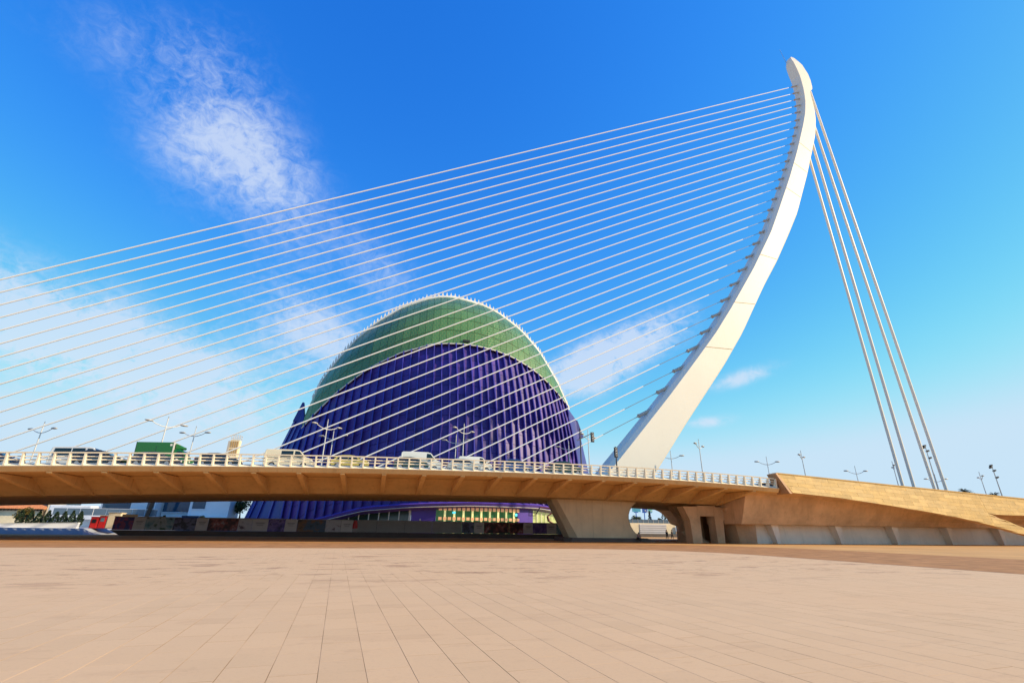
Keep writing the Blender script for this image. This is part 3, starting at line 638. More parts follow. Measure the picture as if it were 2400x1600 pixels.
wallbox('lobby_glazing', 10.95, 19.5, .1, 5.6, M['lit_glass']); wallbox('lobby_glazing', 19.55, 28.2, .1, 5.6, M['lit_glass'])
xw = 11.3; kk = 0
while xw < 28.0:
    if kk % 2: wallbox('lobby_column', xw+.25, xw+.62, .1, 5.2, M['lit_col'], -.25, .24)
    wallbox('lantern', xw+.1, xw+.72, 4.75, 5.35, M['lit_orange'], -.45, .18); wallbox('lantern', xw+.1, xw+.72, 3.0, 3.55, M['lit_orange'], -.45, .18)
    xw += .92; kk += 1
wallbox('exit_sign', 14.05, 14.7, 4.2, 4.55, M['cyan_sign'], -.5, .05); wallbox('exit_sign', 27.6, 28.1, 4.0, 4.5, M['cyan_sign'], -.5, .05)
wallbox('lobby_wall', 28.25, 32.2, .1, 5.6, M['lip'], -.2, .5); wallbox('lobby_glazing', 32.25, 40, .1, 5.6, mat('pale_lit_glass', (.35, .40, .16), .3, var=.5, scale=.9, emit=(.45, .50, .20), estr=.35))
for xq in (33.3, 34.6, 35.9): wallbox('mullion', xq, xq+.14, .1, 5.5, M['mullion'], -.15, .14)
wallbox('lobby_wall', 40.05, 56, .1, 4.2, M['lip'], -.2, .5)
wallbox('door_handle', 7.9, 8.05, 2.3, 3.2, M['mullion'], -.3, .08)

# ------------------------------------------------------------------ printed hoarding behind the bridge
hd = empty('hoarding', (-3, 96, 0)); tag(hd, 'long low grey hoarding of printed posters standing behind the bridge', 'hoarding')
HK, HY = .911, 87.5
PM = [poster_mat('print_violet', [(.02, .03, .16), (.05, .04, .20), (.30, .05, .12), (.09, .05, .25)], 1.3, 1), poster_mat('print_teal', [(.02, .03, .04), (.16, .28, .32), (.34, .38, .40), (.05, .10, .04)], 1.1, 2),
      poster_mat('print_blue', [(.10, .11, .20), (.16, .16, .27), (.03, .03, .05), (.14, .14, .24)], .9, 3), poster_mat('print_red', [(.015, .008, .008), (.05, .01, .01), (.25, .06, .05), (.35, .28, .28)], 1.1, 4),
      poster_mat('print_lotus', [(.02, .01, .08), (.10, .06, .28), (.20, .14, .38), (.04, .01, .05)], 1.0, 5), poster_mat('print_dusk', [(.02, .02, .02), (.06, .10, .16), (.22, .10, .04), (.03, .03, .02)], .8, 6),
      poster_mat('print_pale', [(.45, .42, .46), (.52, .50, .52), (.5, .46, .48), (.16, .10, .12)], 1.4, 7)]
HP = [(-41.2,-38.4,0),(-38.4,-36.7,'t'),(-36.7,-32.6,1),(-32.6,-29.3,2),(-29.3,-27.5,'t'),(-27.5,-22.9,3),(-22.9,-20.7,6),(-20.7,-18.2,'t'),(-18.2,-15.5,4),(-15.5,-13.5,'t'),(-13.5,-8.8,5),(-8.8,-6.2,6),(-6.2,-4.1,'t'),(-4.1,0,'g'),(0,5,'g'),(5,10,'g'),(10,15.6,'g'),(15.6,18,2),(18,19.9,'t'),(19.9,24.9,3),(24.9,27.8,3),(27.8,29.7,'t'),(29.7,32.6,4),(32.6,34.6,'t'),(34.6,40,1),(40,46,5)]
for x0, x1, k in HP:
    x0, x1 = x0*HK, x1*HK
    mb = MB(); mb.box(x0+.02, x1-.02, HY, HY+.12, .75, 2.52)
    o = mb.build('poster_panel', M['hoard_white'] if k == 't' else M['hoard'] if k == 'g' else PM[k], hd)
    if k == 't':
        for z, f in ((1.95, .62), (1.82, .5), (1.58, .4)):
            mb = MB(); xm = (x0+x1)/2; w = (x1-x0)*f/2; mb.box(xm-w, xm+w, HY-.015, HY-.002, z, z+.06); mb.build('print_line', M['text_grey'], o)
mb = MB(); mb.box(-37.6, 41.9, HY+.02, HY+.3, 2.521, 2.63); mb.build('top_rail', M['hoard'], hd)
mb = MB(); mb.loft([[(-36.0, HY-.8, 0), (41.9, HY-.8, 0), (41.9, HY+.6, 0), (-36.0, HY+.6, 0)], [(-37.6, HY-.4, .73), (41.9, HY-.4, .73), (41.9, HY+.6, .73), (-37.6, HY+.6, .73)]]); mb.build('plinth', M['dark_plinth'], hd)
mb = MB(); mb.box(-36.6, -34.6, HY-.15, HY-.05, 2.52, 2.9); tag(mb.build('name_board', M['cream_cab']), 'small pale sign board fixed along the left top of the poster hoarding', 'sign')
mb = MB(); mb.box(-28.8, -26.5, HY-.15, HY-.05, 2.52, 2.84); tag(mb.build('blue_sign_board', M['bluebanner']), 'small blue sign board on top of the poster hoarding', 'sign')
rb = empty('hanging_banner', (-3.4, HY-.2, 1.3)); tag(rb, 'narrow red cloth banner hanging at the end of the posters', 'banner')
mb = MB(); mb.loft([[(-3.8, HY-.2, 1.32), (-3.6, HY-.3, 1.28), (-3.3, HY-.2, 1.3), (-3.0, HY-.28, 1.36)], [(-3.78, HY-.15, 2.0), (-3.58, HY-.22, 2.0), (-3.3, HY-.15, 2.0), (-3.05, HY-.2, 2.0)], [(-3.65, HY-.1, 2.5), (-3.5, HY-.12, 2.52), (-3.35, HY-.1, 2.52), (-3.2, HY-.12, 2.5)]], cap=False, closed=False); mb.build('cloth', M['red'], rb)
mb = MB(); mb.tube((-3.8, HY-.1, 2.6), (-3.0, HY-.1, 2.6), .04); mb.build('rod', M['black'], rb)

# ------------------------------------------------------------------ street lamps on the bridge
def make_lamp():
    L = empty('street_lamp'); mb = MB(); mb.tube((0, 0, 0), (0, 0, 7.7), .095, .05, n=10); mb.tube((0, 0, 0), (0, 0, .5), .18, .14, n=10); mb.build('pole', M['lamp'], L, smooth=False)
    mb = MB(); mb.tube((0, 0, 7.7), (0, 0, 8.0), .05, .03, n=6); mb.build('finial', M['strand'], L)
    for s in (-1, 1):
        mb = MB(); mb.path([(0, 0, 6.45), (s*.5, 0, 6.5), (s*1.1, 0, 6.7), (s*1.55, 0, 6.95)], [.06, .055, .05, .045], n=6); arm = mb.build('arm', M['lamp'], L)
        mb = MB(); mb.ball((s*1.9, 0, 7.02), .48, .24, .13, n=12, m_=6); mb.build('lamp_head', M['lamp_head'], arm, smooth=True)
    return L
lamp0 = make_lamp(); first = True
NR = [(-25.8, 13.79), (-7.6, 14.65), (10.4, 15.23), (29.1, 15.52), (48.0, 15.18), (67.5, 14.34), (86.9, 13.45), (107.3, 12.41)]
FR = [(-43.7, 14.0), (-26.0, 14.5), (-7.7, 15.13), (10.8, 15.51), (29.9, 15.47), (49.2, 14.87), (69.5, 14.77), (90.1, 13.91), (110.6, 13.13)]
def lampz(X, Y): return road(X, Y) if X < 50 else interp(TOP, X)-.95
PLN = ['behind the green box truck', 'between the cream van and the yellow car', 'between the two white vans', 'right of the blue hall', 'just right of the pylon foot', 'just right of the stone parapet corner', 'touching the left back stays', 'near the palm tops at far right']
PLF = ['at the far left of the bridge', 'right of the green truck cab', 'right of the cream van', 'by the small white van', 'before the blue hall', 'behind the pylon foot', 'right of the pylon, before the parapet corner', 'above the parapet, left of the back stays', 'between the back stays']
for row, Y, names, rw in ((NR, 66.0, PLN, 'near'), (FR, 76.0, PLF, 'far')):
    for (x, zt), nm in zip(row, names):
        o = lamp0 if first else copy_tree(lamp0); first = False
        zb = lampz(x, Y); o.location = (x, Y, zb); o.scale = (1, 1, (zt-zb)/8.0); o.rotation_euler = (0, 0, R(random.uniform(-6, 6)+ (38 if rw == 'near' else -20)))
        tag(o, 'grey double-arm street lamp of the %s row, %s' % (rw, nm), 'street lamp', 'double-arm lamps along the bridge')
def mast(x, Y, zt, lab):
    zb = interp(TOP, x)-.95; Lm = empty('floodlight_mast', (x, Y, zb)); tag(Lm, lab, 'mast', 'tall floodlight masts')
    mb = MB(); mb.tube((x, Y, zb), (x, Y, zt), .16, .07, n=8); mb.build('pole', M['lamp_head'], Lm)
    for dx, dzz in ((-.45, 0), (.35, -.7), (.45, -2.2), (-.2, .4)):
        mb = MB(); mb.hexa([(x+dx-.3, Y-.2, zt+dzz-.2), (x+dx+.35, Y-.2, zt+dzz+.05), (x+dx+.35, Y+.2, zt+dzz+.05), (x+dx-.3, Y+.2, zt+dzz-.2)], [(x+dx-.4, Y-.2, zt+dzz+.1), (x+dx+.25, Y-.2, zt+dzz+.32), (x+dx+.25, Y+.2, zt+dzz+.32), (x+dx-.4, Y+.2, zt+dzz+.1)]); mb.build('floodlight', M['black'], Lm)
mast(116.2, 80, 19.3, 'tall dark floodlight mast between the right pair of back stays'); mast(134.8, 80, 15.8, 'tall dark floodlight mast behind the palm at far right')
# black traffic signals
def signal(x, Y, h, arm, lab):
    zb = road(x, Y); S = empty('traffic_signal', (x, Y, zb)); tag(S, lab, 'traffic signal')
    mb = MB(); mb.tube((x, Y, zb), (x, Y, zb+h), .09, .07); mb.build('pole', M['black'], S)
    if arm:
        ex, ey = arm; mb = MB(); mb.tube((x-ex*.25, Y-ey*.25, zb+h*.72), (x+ex, Y+ey, zb+h*.95), .05); mb.build('arm', M['black'], S)
    else: ex = ey = 0
    cx, cy, cz = x+ex, Y+ey, zb+h*.95
    mb = MB(); mb.box(cx-.22, cx+.22, cy-.06, cy+.06, cz-1.15, cz+.1); mb.build('back_board', M['black'], S)
    mb = MB(); mb.box(cx-.12, cx+.12, cy-.16, cy-.06, cz-1.0, cz-.02); hd_ = mb.build('signal_head', M['lamp_head'], S)
    for k in range(3):
        mb = MB(); mb.tube((cx, cy-.2, cz-.82+.32*k), (cx, cy-.161, cz-.82+.32*k), .08, n=10); mb.build('lens', M['dark'], hd_)
    return S
signal(23.4, 55.5, 5.6, (2.1, 1.0), 'black traffic signal with an arm, in front of the right end of the blue hall')
signal(28.1, 55.4, 3.6, None, 'black traffic signal post in front of the foot of the pylon')

# ------------------------------------------------------------------ vehicles on the bridge
def paint(name, c): return mat(name, c, .3, 0, var=0, coat=.6)
def wheel_set(root, xs, W, r):
    for x in xs:
        for sy in (-1, 1):
            y = sy*(W/2-.10); mb = MB(); mb.tube((x, y-.11, r), (x, y+.11, r), r, n=18); wh = mb.build('wheel', M['tyre'], root)
            mb = MB(); mb.tube((x, y+sy*.08, r), (x, y+sy*.125, r), r*.62, n=14); mb.build('rim', M['rim'], wh)
def side_loft(prof, W, inset, ztop):            # profile (x,z) pulled across the width, narrowing upward
    zb = min(z for x, z in prof)
    def y(z, s): 
        k = max(0, (z-zb)/(ztop-zb)); return s*(W/2-inset*k*k)
    mb = MB()
    mb.loft([[(x, y(z, -1), z) for x, z in prof], [(x, y(z, -1)*.6, z) for x, z in prof], [(x, y(z, 1)*.6, z) for x, z in prof], [(x, y(z, 1), z) for x, z in prof]])
    return mb
def window(root, poly, W, inset, zb, ztop, name='window', mt='glass_car'):
    for s in (-1, 1):
        pts = []
        for x, z in poly:
            k = max(0, (z-zb)/(ztop-zb)); pts.append((x, s*(W/2-inset*k*k+.012), z))
        mb = MB(); mb.hexa([pts[0], pts[1], pts[2], pts[3]], [(p[0], p[1]-s*.03, p[2]) for p in pts]); mb.build(name, M[mt], root)
def lights(root, xf, xr, W, z):
    for s in (-1, 1):
        mb = MB(); mb.box(xf-.12, xf+.02, s*(W/2-.28)-.16, s*(W/2-.28)+.16, z-.08, z+.08); mb.build('headlight', M['plate'], root)
        mb = MB(); mb.box(xr-.02, xr+.10, s*(W/2-.2)-.12, s*(W/2-.2)+.12, z, z+.22); mb.build('tail_light', M['redlens'], root)
def mirrors(root, x, z, W, pm):
    for s in (-1, 1): mb = MB(); mb.box(x-.08, x+.10, s*(W/2+.10)-.09, s*(W/2+.10)+.09, z-.08, z+.1); mb.build('mirror', pm, root)
def make_car(name, pm, L=4.2, H=1.48, W=1.76, roof=None):
    root = empty(name); f = L/4.2; h = H/1.48
    prof = [(x*f, z*h if z > .5 else z) for x, z in [(-2.05,.30),(-2.1,.55),(-2.05,.88),(-1.78,1.0),(-1.35,1.38),(-.9,1.46),(-.1,1.48),(.45,1.40),(1.15,.98),(1.75,.88),(2.05,.70),(2.1,.45),(2.0,.28)]]
    side_loft(prof, W, .26, H).build('body', pm, root, bevel=.05)
    window(root, [(-1.45*f, 1.0*h), (-.25*f, 1.0*h), (-.22*f, 1.38*h), (-1.12*f, 1.36*h)], W, .26, .28, H); window(root, [(-.17*f, 1.0*h), (.92*f, 1.0*h), (.45*f, 1.33*h), (-.14*f, 1.39*h)], W, .26, .28, H)
    for xa, za, xb, zb_, nm in ((1.12, 1.0, .49, 1.385, 'windscreen'), (-1.75, 1.02, -1.37, 1.365, 'rear_window')):
        mb = MB(); d = .02 if xa > 0 else -.02; q = [(xa*f+d, -W/2+.22, za*h+.02), (xa*f+d, W/2-.22, za*h+.02), (xb*f+d, W/2-.34, zb_*h+.02), (xb*f+d, -W/2+.34, zb_*h+.02)]
        mb.hexa(q, [(p[0]-d, p[1], p[2]-.03) for p in q]); mb.build(nm, M['glass_car'], root)
    wheel_set(root, (-1.3*f, 1.32*f), W, .31); lights(root, 2.06*f, -2.09*f, W, .68*h); mirrors(root, .9*f, 1.02*h, W, pm)
    return root
def make_van(name, pm, L=4.9, H=1.97, W=1.9, glazed='crew'):
    root = empty(name); f = L/4.9; h = H/1.97
    prof = [(x*f, z*h if z > .6 else z) for x, z in [(-2.4,.34),(-2.44,.7),(-2.42,1.2),(-2.34,1.86),(-2.2,1.95),(-.8,1.97),(.7,1.95),(1.05,1.86),(1.72,1.18),(2.28,1.02),(2.42,.75),(2.42,.4)]]
    side_loft(prof, W, .16, H).build('body', pm, root, bevel=.05)
    window(root, [(.55*f, 1.2*h), (1.52*f, 1.2*h), (1.02*f, 1.76*h), (.60*f, 1.80*h)], W, .16, .34, H)
    if glazed == 'crew': window(root, [(-.75*f, 1.2*h), (.42*f, 1.2*h), (.42*f, 1.80*h), (-.75*f, 1.80*h)], W, .16, .34, H)
    if glazed == 'all':
        window(root, [(-.62*f, 1.2*h), (.42*f, 1.2*h), (.42*f, 1.82*h), (-.62*f, 1.82*h)], W, .16, .34, H); window(root, [(-2.1*f, 1.2*h), (-.72*f, 1.2*h), (-.72*f, 1.82*h), (-2.05*f, 1.82*h)], W, .16, .34, H)
    mb = MB(); q = [(1.70*f+.03, -W/2+.18, 1.22*h), (1.70*f+.03, W/2-.18, 1.22*h), (1.07*f+.03, W/2-.26, 1.84*h), (1.07*f+.03, -W/2+.26, 1.84*h)]; mb.hexa(q, [(p[0]-.02, p[1], p[2]-.03) for p in q]); mb.build('windscreen', M['glass_car'], root)
    for s in (-1, 1):
        mb = MB(); mb.box(-2.3*f, 1.4*f, s*(W/2+.002)-.012, s*(W/2+.002)+.012, 1.10*h, 1.13*h); mb.build('side_moulding', M['dark'], root)
    wheel_set(root, (-1.55*f, 1.55*f), W, .34); lights(root, 2.40*f, -2.43*f, W, .78*h); mirrors(root, 1.3*f, 1.3*h, W, M['dark'])
    return root
def make_truck(name, pm, dark):
    root = empty(name)
    mb = MB(); mb.box(-2.95, 1.10, -1.05, 1.05, .85, 3.05); box = mb.build('cargo_box', pm, root, bevel=.03)
    for x in (-2.93, 1.08): mb = MB(); mb.box(x-.03, x+.03, -1.065, 1.065, .84, 3.06); mb.build('box_trim', M['lamp'] if x > 0 else dark, box)
    mb = MB(); mb.box(-.75, -.72, -1.062, -1.05, .9, 2.6); mb.build('door_seam', dark, box)
    mb = MB(); mb.box(.72, .95, -1.062, -1.05, 2.62, 2.85); mb.build('sticker', M['plate'], box)
    prof = [(1.15,.45),(1.15,2.30),(1.75,2.30),(2.15,2.12),(2.65,1.35),(3.02,1.15),(3.08,.5)]
    side_loft(prof, 1.95, .2, 2.3).build('cab', pm, root, bevel=.06)
    window(root, [(1.5, 1.35), (2.48, 1.35), (2.1, 1.98), (1.58, 2.02)], 1.95, .2, .45, 2.3)
    mb = MB(); q = [(2.66, -.75, 1.38), (2.66, .75, 1.38), (2.19, .68, 2.10), (2.19, -.68, 2.10)]; mb.hexa(q, [(p[0]-.02, p[1], p[2]-.03) for p in q]); mb.build('windscreen', M['glass_car'], root)
    mb = MB(); mb.loft([[(1.2, -.7, 2.32), (1.2, .7, 2.32), (1.2, .75, 2.98), (1.2, -.75, 2.98)], [(2.05, -.5, 2.32), (2.05, .5, 2.32), (2.15, .4, 2.55), (2.15, -.4, 2.55)]]); mb.build('air_deflector', pm, root, bevel=.06)
    mb = MB(); mb.box(-2.9, 2.9, -.45, .45, .5, .84); mb.build('chassis', M['dark'], root)
    wheel_set(root, (-1.8, 2.2), 2.0, .40); lights(root, 3.06, -2.93, 1.95, .8); mirrors(root, 2.35, 1.5, 2.0, M['dark'])
    return root
P_navy = paint('navy_paint', (.012, .018, .045)); P_black = paint('black_paint', (.010, .012, .014)); P_grey = paint('dark_grey_paint', (.03, .033, .038)); P_silver = paint('silver_white_paint', (.60, .60, .58))
P_cream = paint('cream_paint', (.72, .62, .42)); P_white = paint('white_paint', (.72, .72, .64)); P_green = paint('green_paint', (.004, .12, .006)); P_yel = paint('olive_yellow_paint', (.42, .34, .06)); P_dgreen = paint('dark_green_paint', (.01, .035, .022))
P_blue = paint('blue_paint', (.015, .05, .20)); P_pale = paint('pale_grey_blue_paint', (.30, .36, .38))
VG = 'vehicles crossing the bridge'
def place(o, x, Y, lab, cat):
    o.location = (x, Y, road(x, Y)+.01); sl_ = (road(x+1, Y)-road(x-1, Y))/2; o.rotation_euler = (0, -math.atan(sl_), 0); tag(o, lab, cat, VG)
place(make_car('car', P_navy, 4.4, 1.52), -36.2, 57.8, 'dark navy car at the left edge of the bridge', 'car')
place(make_van('minibus', P_silver, 5.2, 2.25, glazed='all'), -30.4, 60.6, 'white minibus with long dark windows, left of the green truck', 'van')
place(make_car('car', P_black, 4.5, 1.62), -27.6, 57.8, 'black car passing in front of the white minibus', 'car')
tr_ = make_truck('box_truck', P_green, P_black); tr_.scale = (.86, .9, .9)
place(tr_, -22.9, 60.4, 'bright green box truck with its cab to the right', 'truck')
place(make_car('car', P_grey, 4.3, 1.48), -22.6, 57.6, 'dark grey car passing in front of the green truck', 'car')
place(make_car('car', P_black, 4.2, 1.46), -16.8, 57.7, 'low black car alone between the green truck and the cream van', 'car')
place(make_van('van', P_cream, 5.1, 2.10, glazed='crew'), -10.2, 59.2, 'cream crew van with its driver showing, left end of the blue hall', 'van')
place(make_car('car', P_yel, 4.1, 1.50), -3.6, 57.6, 'olive yellow car just right of the cream van', 'car')
place(make_van('van', P_white, 5.0, 2.32, 1.95, glazed='none'), 4.4, 60.0, 'tall white panel van in front of the middle of the blue hall', 'van')
place(make_car('car', P_dgreen, 4.0, 1.47), 3.1, 57.6, 'dark green car half hiding the tall white van', 'car')
place(make_van('van', P_white, 4.3, 1.95, 1.85, glazed='none'), 10.9, 59.6, 'small white panel van, rightmost of the vans', 'van')
place(make_car('car', P_pale, 4.0, 1.46), 9.2, 57.4, 'pale grey car beside the small white van', 'car')
place(make_car('car', P_blue, 4.1, 1.66), 15.7, 57.8, 'blue car just right of the small white van', 'car')
place(make_car('car', P_dgreen, 4.4, 1.68), 22.1, 57.8, 'dark bottle-green car by the black signal arm, rightmost vehicle', 'car')

# ------------------------------------------------------------------ vegetation
def leaves(mb, pts, size):
    for p in pts:
        a = Vector((random.gauss(0, 1), random.gauss(0, 1), random.gauss(0, 1))).normalized(); b = a.orthogonal().normalized(); c = a.cross(b); t = random.uniform(0, 6.28); u = b*math.cos(t)+c*math.sin(t); v = a.cross(u); s = size*random.uniform(.6, 1.4)
        mb.add([p-u*s, p+v*s*.5, p+u*s, p-v*s*.5], [(0, 1, 2, 3)])
def cypress(x, Y, z0, H, r, lab, grp=None, n=500):
    t = empty('cypress', (x, Y, z0)); mb = MB(); mb.tube((x, Y, z0), (x, Y, z0+H*.5), .10, .04, n=6); mb.build('trunk', M['trunk'], t)
    pts = []
    for i in range(n):
        h = random.random()**.9; rr = r*math.sin(math.pi*min(1, .12+h*.88))**.7*(1.05-h*.45); a = random.uniform(0, 6.28); q = rr*math.sqrt(random.uniform(.45, 1))*random.uniform(.8, 1.1); pts.append(Vector((x+q*math.cos(a), Y+q*math.sin(a), z0+.1+h*H)))
    mb = MB(); leaves(mb, pts, .16+.05*r); mb.build('crown', M['cypress'], t); tag(t, lab, 'tree', grp); return t
def tree(name, x, Y, z0, H, r, mt, lab, n=1400, cat='tree'):
    t = empty(name, (x, Y, z0)); mb = MB(); top = z0+H-r
    mb.path([(x, Y, z0), (x+.1, Y, z0+H*.3), (x-.05, Y, top)], [.03*H+.03, .025*H+.02, .04], n=7)
    cl = []
    for i in range(14):
        a = random.uniform(0, 6.28); e = random.uniform(-.5, 1.2); d = r*random.uniform(.35, .75); c = Vector((x+d*math.cos(a)*math.cos(e), Y+d*math.sin(a)*math.cos(e), top+d*math.sin(e)*.9)); cl.append((c, r*random.uniform(.28, .5))); mb.tube((x, Y, top-r*.4), c, .03*r+.02, .015, n=5)
    mb.build('trunk', M['trunk'], t)
    pts = []
    for i in range(n):
        c, q = random.choice(cl); d = Vector((random.gauss(0, 1), random.gauss(0, 1), random.gauss(0, 1))).normalized()*q*random.random()**.4; pts.append(c+d)
    mb = MB(); leaves(mb, pts, .10+.05*r); mb.build('crown', M[mt], t); tag(t, lab, cat); return t
def palm(x, Y, zc, lab):
    t = empty('palm_tree', (x, Y, 0)); mb = MB(); mb.path([(x, Y, 0), (x+.1, Y, zc*.5), (x, Y, zc)], [.28, .22, .2], n=8); mb.build('trunk', M['trunk'], t)
    for i in range(22):
        a = 6.28*i/22+random.uniform(-.1, .1); e = random.uniform(-.3, 1.1); mb = MB(); d = Vector((math.cos(a), math.sin(a), 0)); side = Vector((-d.y, d.x, 0)); pts = []
        for k in range(7):
            u = k/6*1.9; pts.append(Vector((x, Y, zc))+d*u*math.cos(e)+Vector((0, 0, u*math.sin(e)-.30*u*u)))
        for k in range(6):
            for s in (-1, 1):
                p = pts[k].lerp(pts[k+1], .5); tip = p+side*s*.42*(1-.1*k)+d*.25+Vector((0, 0, -.12)); mb.add([pts[k], pts[k+1], tip], [(0, 1, 2)])
        mb.build('frond', M['palm'], t)
    tag(t, lab, 'palm tree', 'palms behind the parapet')
palm(133, 86, 11.0, 'left palm crown rising over the sloping parapet'); palm(142.5, 86, 10.4, 'right palm crown by the floodlight mast over the parapet')

# ------------------------------------------------------------------ left bank: terrace, cabinets, house, white building
mb = MB(); mb.loft([[(-140, 88.5, 0), (-42.5, 91.0, 0), (-38, 97.5, 0), (-38, 260, 0), (-140, 260, 0)], [(-140, 90, .95), (-43.4, 92.2, .86), (-41.5, 97.5, .86), (-41.5, 260, .95), (-140, 260, .95)]]); ter = mb.build('terrace', M['terr']); tag(ter, kind='structure')
wl = empty('low_wall', (-50, 92.6, .9)); tag(wl, 'low white retaining wall along the terrace edge below the cypress hedge', 'wall')
mb = MB(); mb.loft([[(-60, 92.2, .9), (-60, 92.9, .9), (-60, 92.9, 1.25), (-60, 92.4, 1.25)], [(-44.4, 92.6, .86), (-44.4, 93.3, .86), (-44.4, 93.3, 1.62), (-44.4, 92.8, 1.62)]]); mb.build('wall_face', M['white_wall'], wl)
mb = MB(); mb.loft([[(-60, 92.35, 1.252), (-60, 92.95, 1.252), (-60, 92.95, 1.32), (-60, 92.35, 1.32)], [(-44.4, 92.75, 1.622), (-44.4, 93.35, 1.622), (-44.4, 93.35, 1.69), (-44.4, 92.75, 1.69)]]); mb.build('coping', M['white_wall'], wl)
def cabinet(name, x0, x1, y0, y1, z1, body, lab, cat, screen=None, group=None):
    c = empty(name, ((x0+x1)/2, y0, .87)); tag(c, lab, cat, group)
    mb = MB(); mb.box(x0, x1, y0, y1, .87, z1); b = mb.build('body', body, c, bevel=.05)
    mb = MB(); mb.box(x0+.1, x1-.1, y0-.03, y0-.002, .95, z1-.12); d = mb.build('door', body, c, bevel=.02)
    if screen: mb = MB(); mb.box(x0+.25, x1-.25, y0-.05, y0-.031, z1-.85, z1-.3); mb.build('panel', M[screen], d)
    mb = MB(); mb.box(x0-.06, x1+.06, y0-.08, y1+.06, z1, z1+.08); mb.build('cap', M['cream_cab'] if screen == 'pane' else body, c)
    return c
cabinet('vending_cabinet', -43.3, -42.25, 93.6, 94.5, 2.5, M['red'], 'red vending cabinet with a dark front, leftmost of the cabinets', 'cabinet', 'black')
cabinet('vending_cabinet', -42.2, -41.2, 93.6, 94.5, 2.72, M['red'], 'bright red vending cabinet with a pale cap, beside the cream cabinet', 'cabinet', 'pane')
cabinet('cream_cabinet', -41.15, -39.4, 93.6, 95.2, 3.15, M['cream_cab'], 'tall cream sunlit cabinet at the left end of the poster hoarding', 'cabinet')
hs_ = empty('tiled_house', (-86, 150, .95)); tag(hs_, 'old cream house with terracotta tile roof, seen under the bridge at far left', 'house')
mb = MB(); mb.box(-108, -80.6, 151, 165, .95, 4.75); mb.build('wall', M['cream_wall'], hs_)
mb = MB(); mb.prismX([(150, 4.76), (158, 9.0), (166, 4.76)], -109, -79.9); rf = mb.build('roof', M['tile'], hs_)
tl = MB(); tl.loft([[(.17*math.cos(a), 0, .12*math.sin(a)) for a in (0, .8, 1.57, 2.34, 3.14)], [(.17*math.cos(a), 8.0, 4.24+.12*math.sin(a)) for a in (0, .8, 1.57, 2.34, 3.14)]]); tme = tl.mesh('tile_row', M['tile'])
for i in range(60): part('tile_row', tme, rf, (-102+.37*i, 149.95, 4.77))
for i in range(26): mb = MB(); x = -99+.75*i; mb.box(x, x+.3, 150.2, 150.95, 4.35, 4.74); mb.build('rafter_end', M['trunk'], rf)
ch = empty('white_gable', (-79, 150, .95)); tag(ch, 'narrow sunlit white gable wall beside the tiled house', 'house'); mb = MB(); mb.prismY([(-79.8, .95), (-76.3, .95), (-76.3, 6.8), (-78, 8.2), (-79.8, 6.8)], 151, 158); mb.build('wall', M['cream_wall'], ch)
for zz_ in (5.4, 6.3): mb = MB(); mb.box(-79.0, -77.9, 150.93, 150.995, zz_, zz_+.4); mb.build('vent', M['void'], ch)
wb = empty('white_building', (-50, 130, .95)); tag(wb, 'low white modern building with glass balustrades, seen under the bridge at left', 'building')
for x0, x1, z1, y0 in ((-67.8, -60.2, 5.2, 128.8), (-60, -53.6, 9, 132), (-53.4, -48.6, 9, 130), (-48.4, -42.0, 9, 133.5), (-41.8, -33.6, 9, 130)):
    mb = MB(); mb.box(x0, x1, y0, y0+9, .95, z1); mb.build('wall', M['white_wall'], wb, bevel=.2 if z1 < 6 else 0)
for x0, x1, z0, z1, y0 in ((-59.6, -53.8, 4.6, 7.5, 131.9), (-48.2, -42.2, 4.3, 8, 133.4), (-41.2, -38.6, 5.0, 6.6, 129.93), (-50.2, -48.9, 4.6, 6.5, 129.93)):
    mb = MB(); mb.box(x0, x1, y0-.05, y0+.02, z0, z1); w = mb.build('window', M['blue_glass'], wb); mb = MB(); mb.box(x0-.1, x1+.1, y0-.14, y0-.051, z0-.16, z0); mb.build('sill', M['white_wall'], w)
x = -66
while x < -49:
    mb = MB(); mb.box(x, x+2.3, 127.2, 127.26, 3.2, 4.55); w = mb.build('balustrade_pane', M['pane'], wb); mb = MB(); mb.box(x-.03, x+2.33, 127.15, 127.3, 4.551, 4.63); mb.build('handrail', M['white_wall'], w); x += 2.4
mb = MB(); mb.box(-67, -33, 127.1, 129.9, 2.4, 3.19); mb.build('balcony_slab', M['white_wall'], wb)
mb = MB(); mb.box(-66, -34, 128.2, 128.5, .95, 2.39); mb.build('garage_wall', M['white_wall'], wb)
mb = MB(); mb.hexa([(-49.0, 126.2, .95), (-48.3, 126.2, .95), (-48.3, 126.6, .95), (-49.0, 126.6, .95)], [(-47.9, 126.2, 9), (-47.2, 126.2, 9), (-47.2, 126.6, 9), (-47.9, 126.6, 9)]); mb.build('slanted_post', M['void'], wb)
hx = [-64.4, -62.9, -61.6, -60.2, -58.9, -57.6, -56.3, -55.0]
ORD = ['leftmost', 'second from left', 'third from left', 'fourth from left', 'fourth from right', 'third from right', 'second from right', 'rightmost']
for i, x in enumerate(hx): cypress(x, 115, .9, 2.55+.25*random.random(), .72, 'small clipped cypress in the row behind the low white wall, ' + ORD[i], 'cypress hedge row', 420)
cypress(-67.6, 112, .9, 5.2, .95, 'tall dark cypress at the left edge, before the tiled house', None, 800)
tree('golden_lit_tree', -65.8, 118, .9, 3.6, 1.7, 'leaf_sunlit', 'golden-lit leafy tree in front of the tiled house')
tree('tree', -32.5, 136, .9, 7.4, 2.6, 'leaf', 'dark leafy tree between the white building and the blue hall')
tree('orange_lit_tree', -62.5, 145, .9, 7.4, 2.2, 'leaf_sunlit', 'orange-lit tree behind the glass balustrade of the white building')
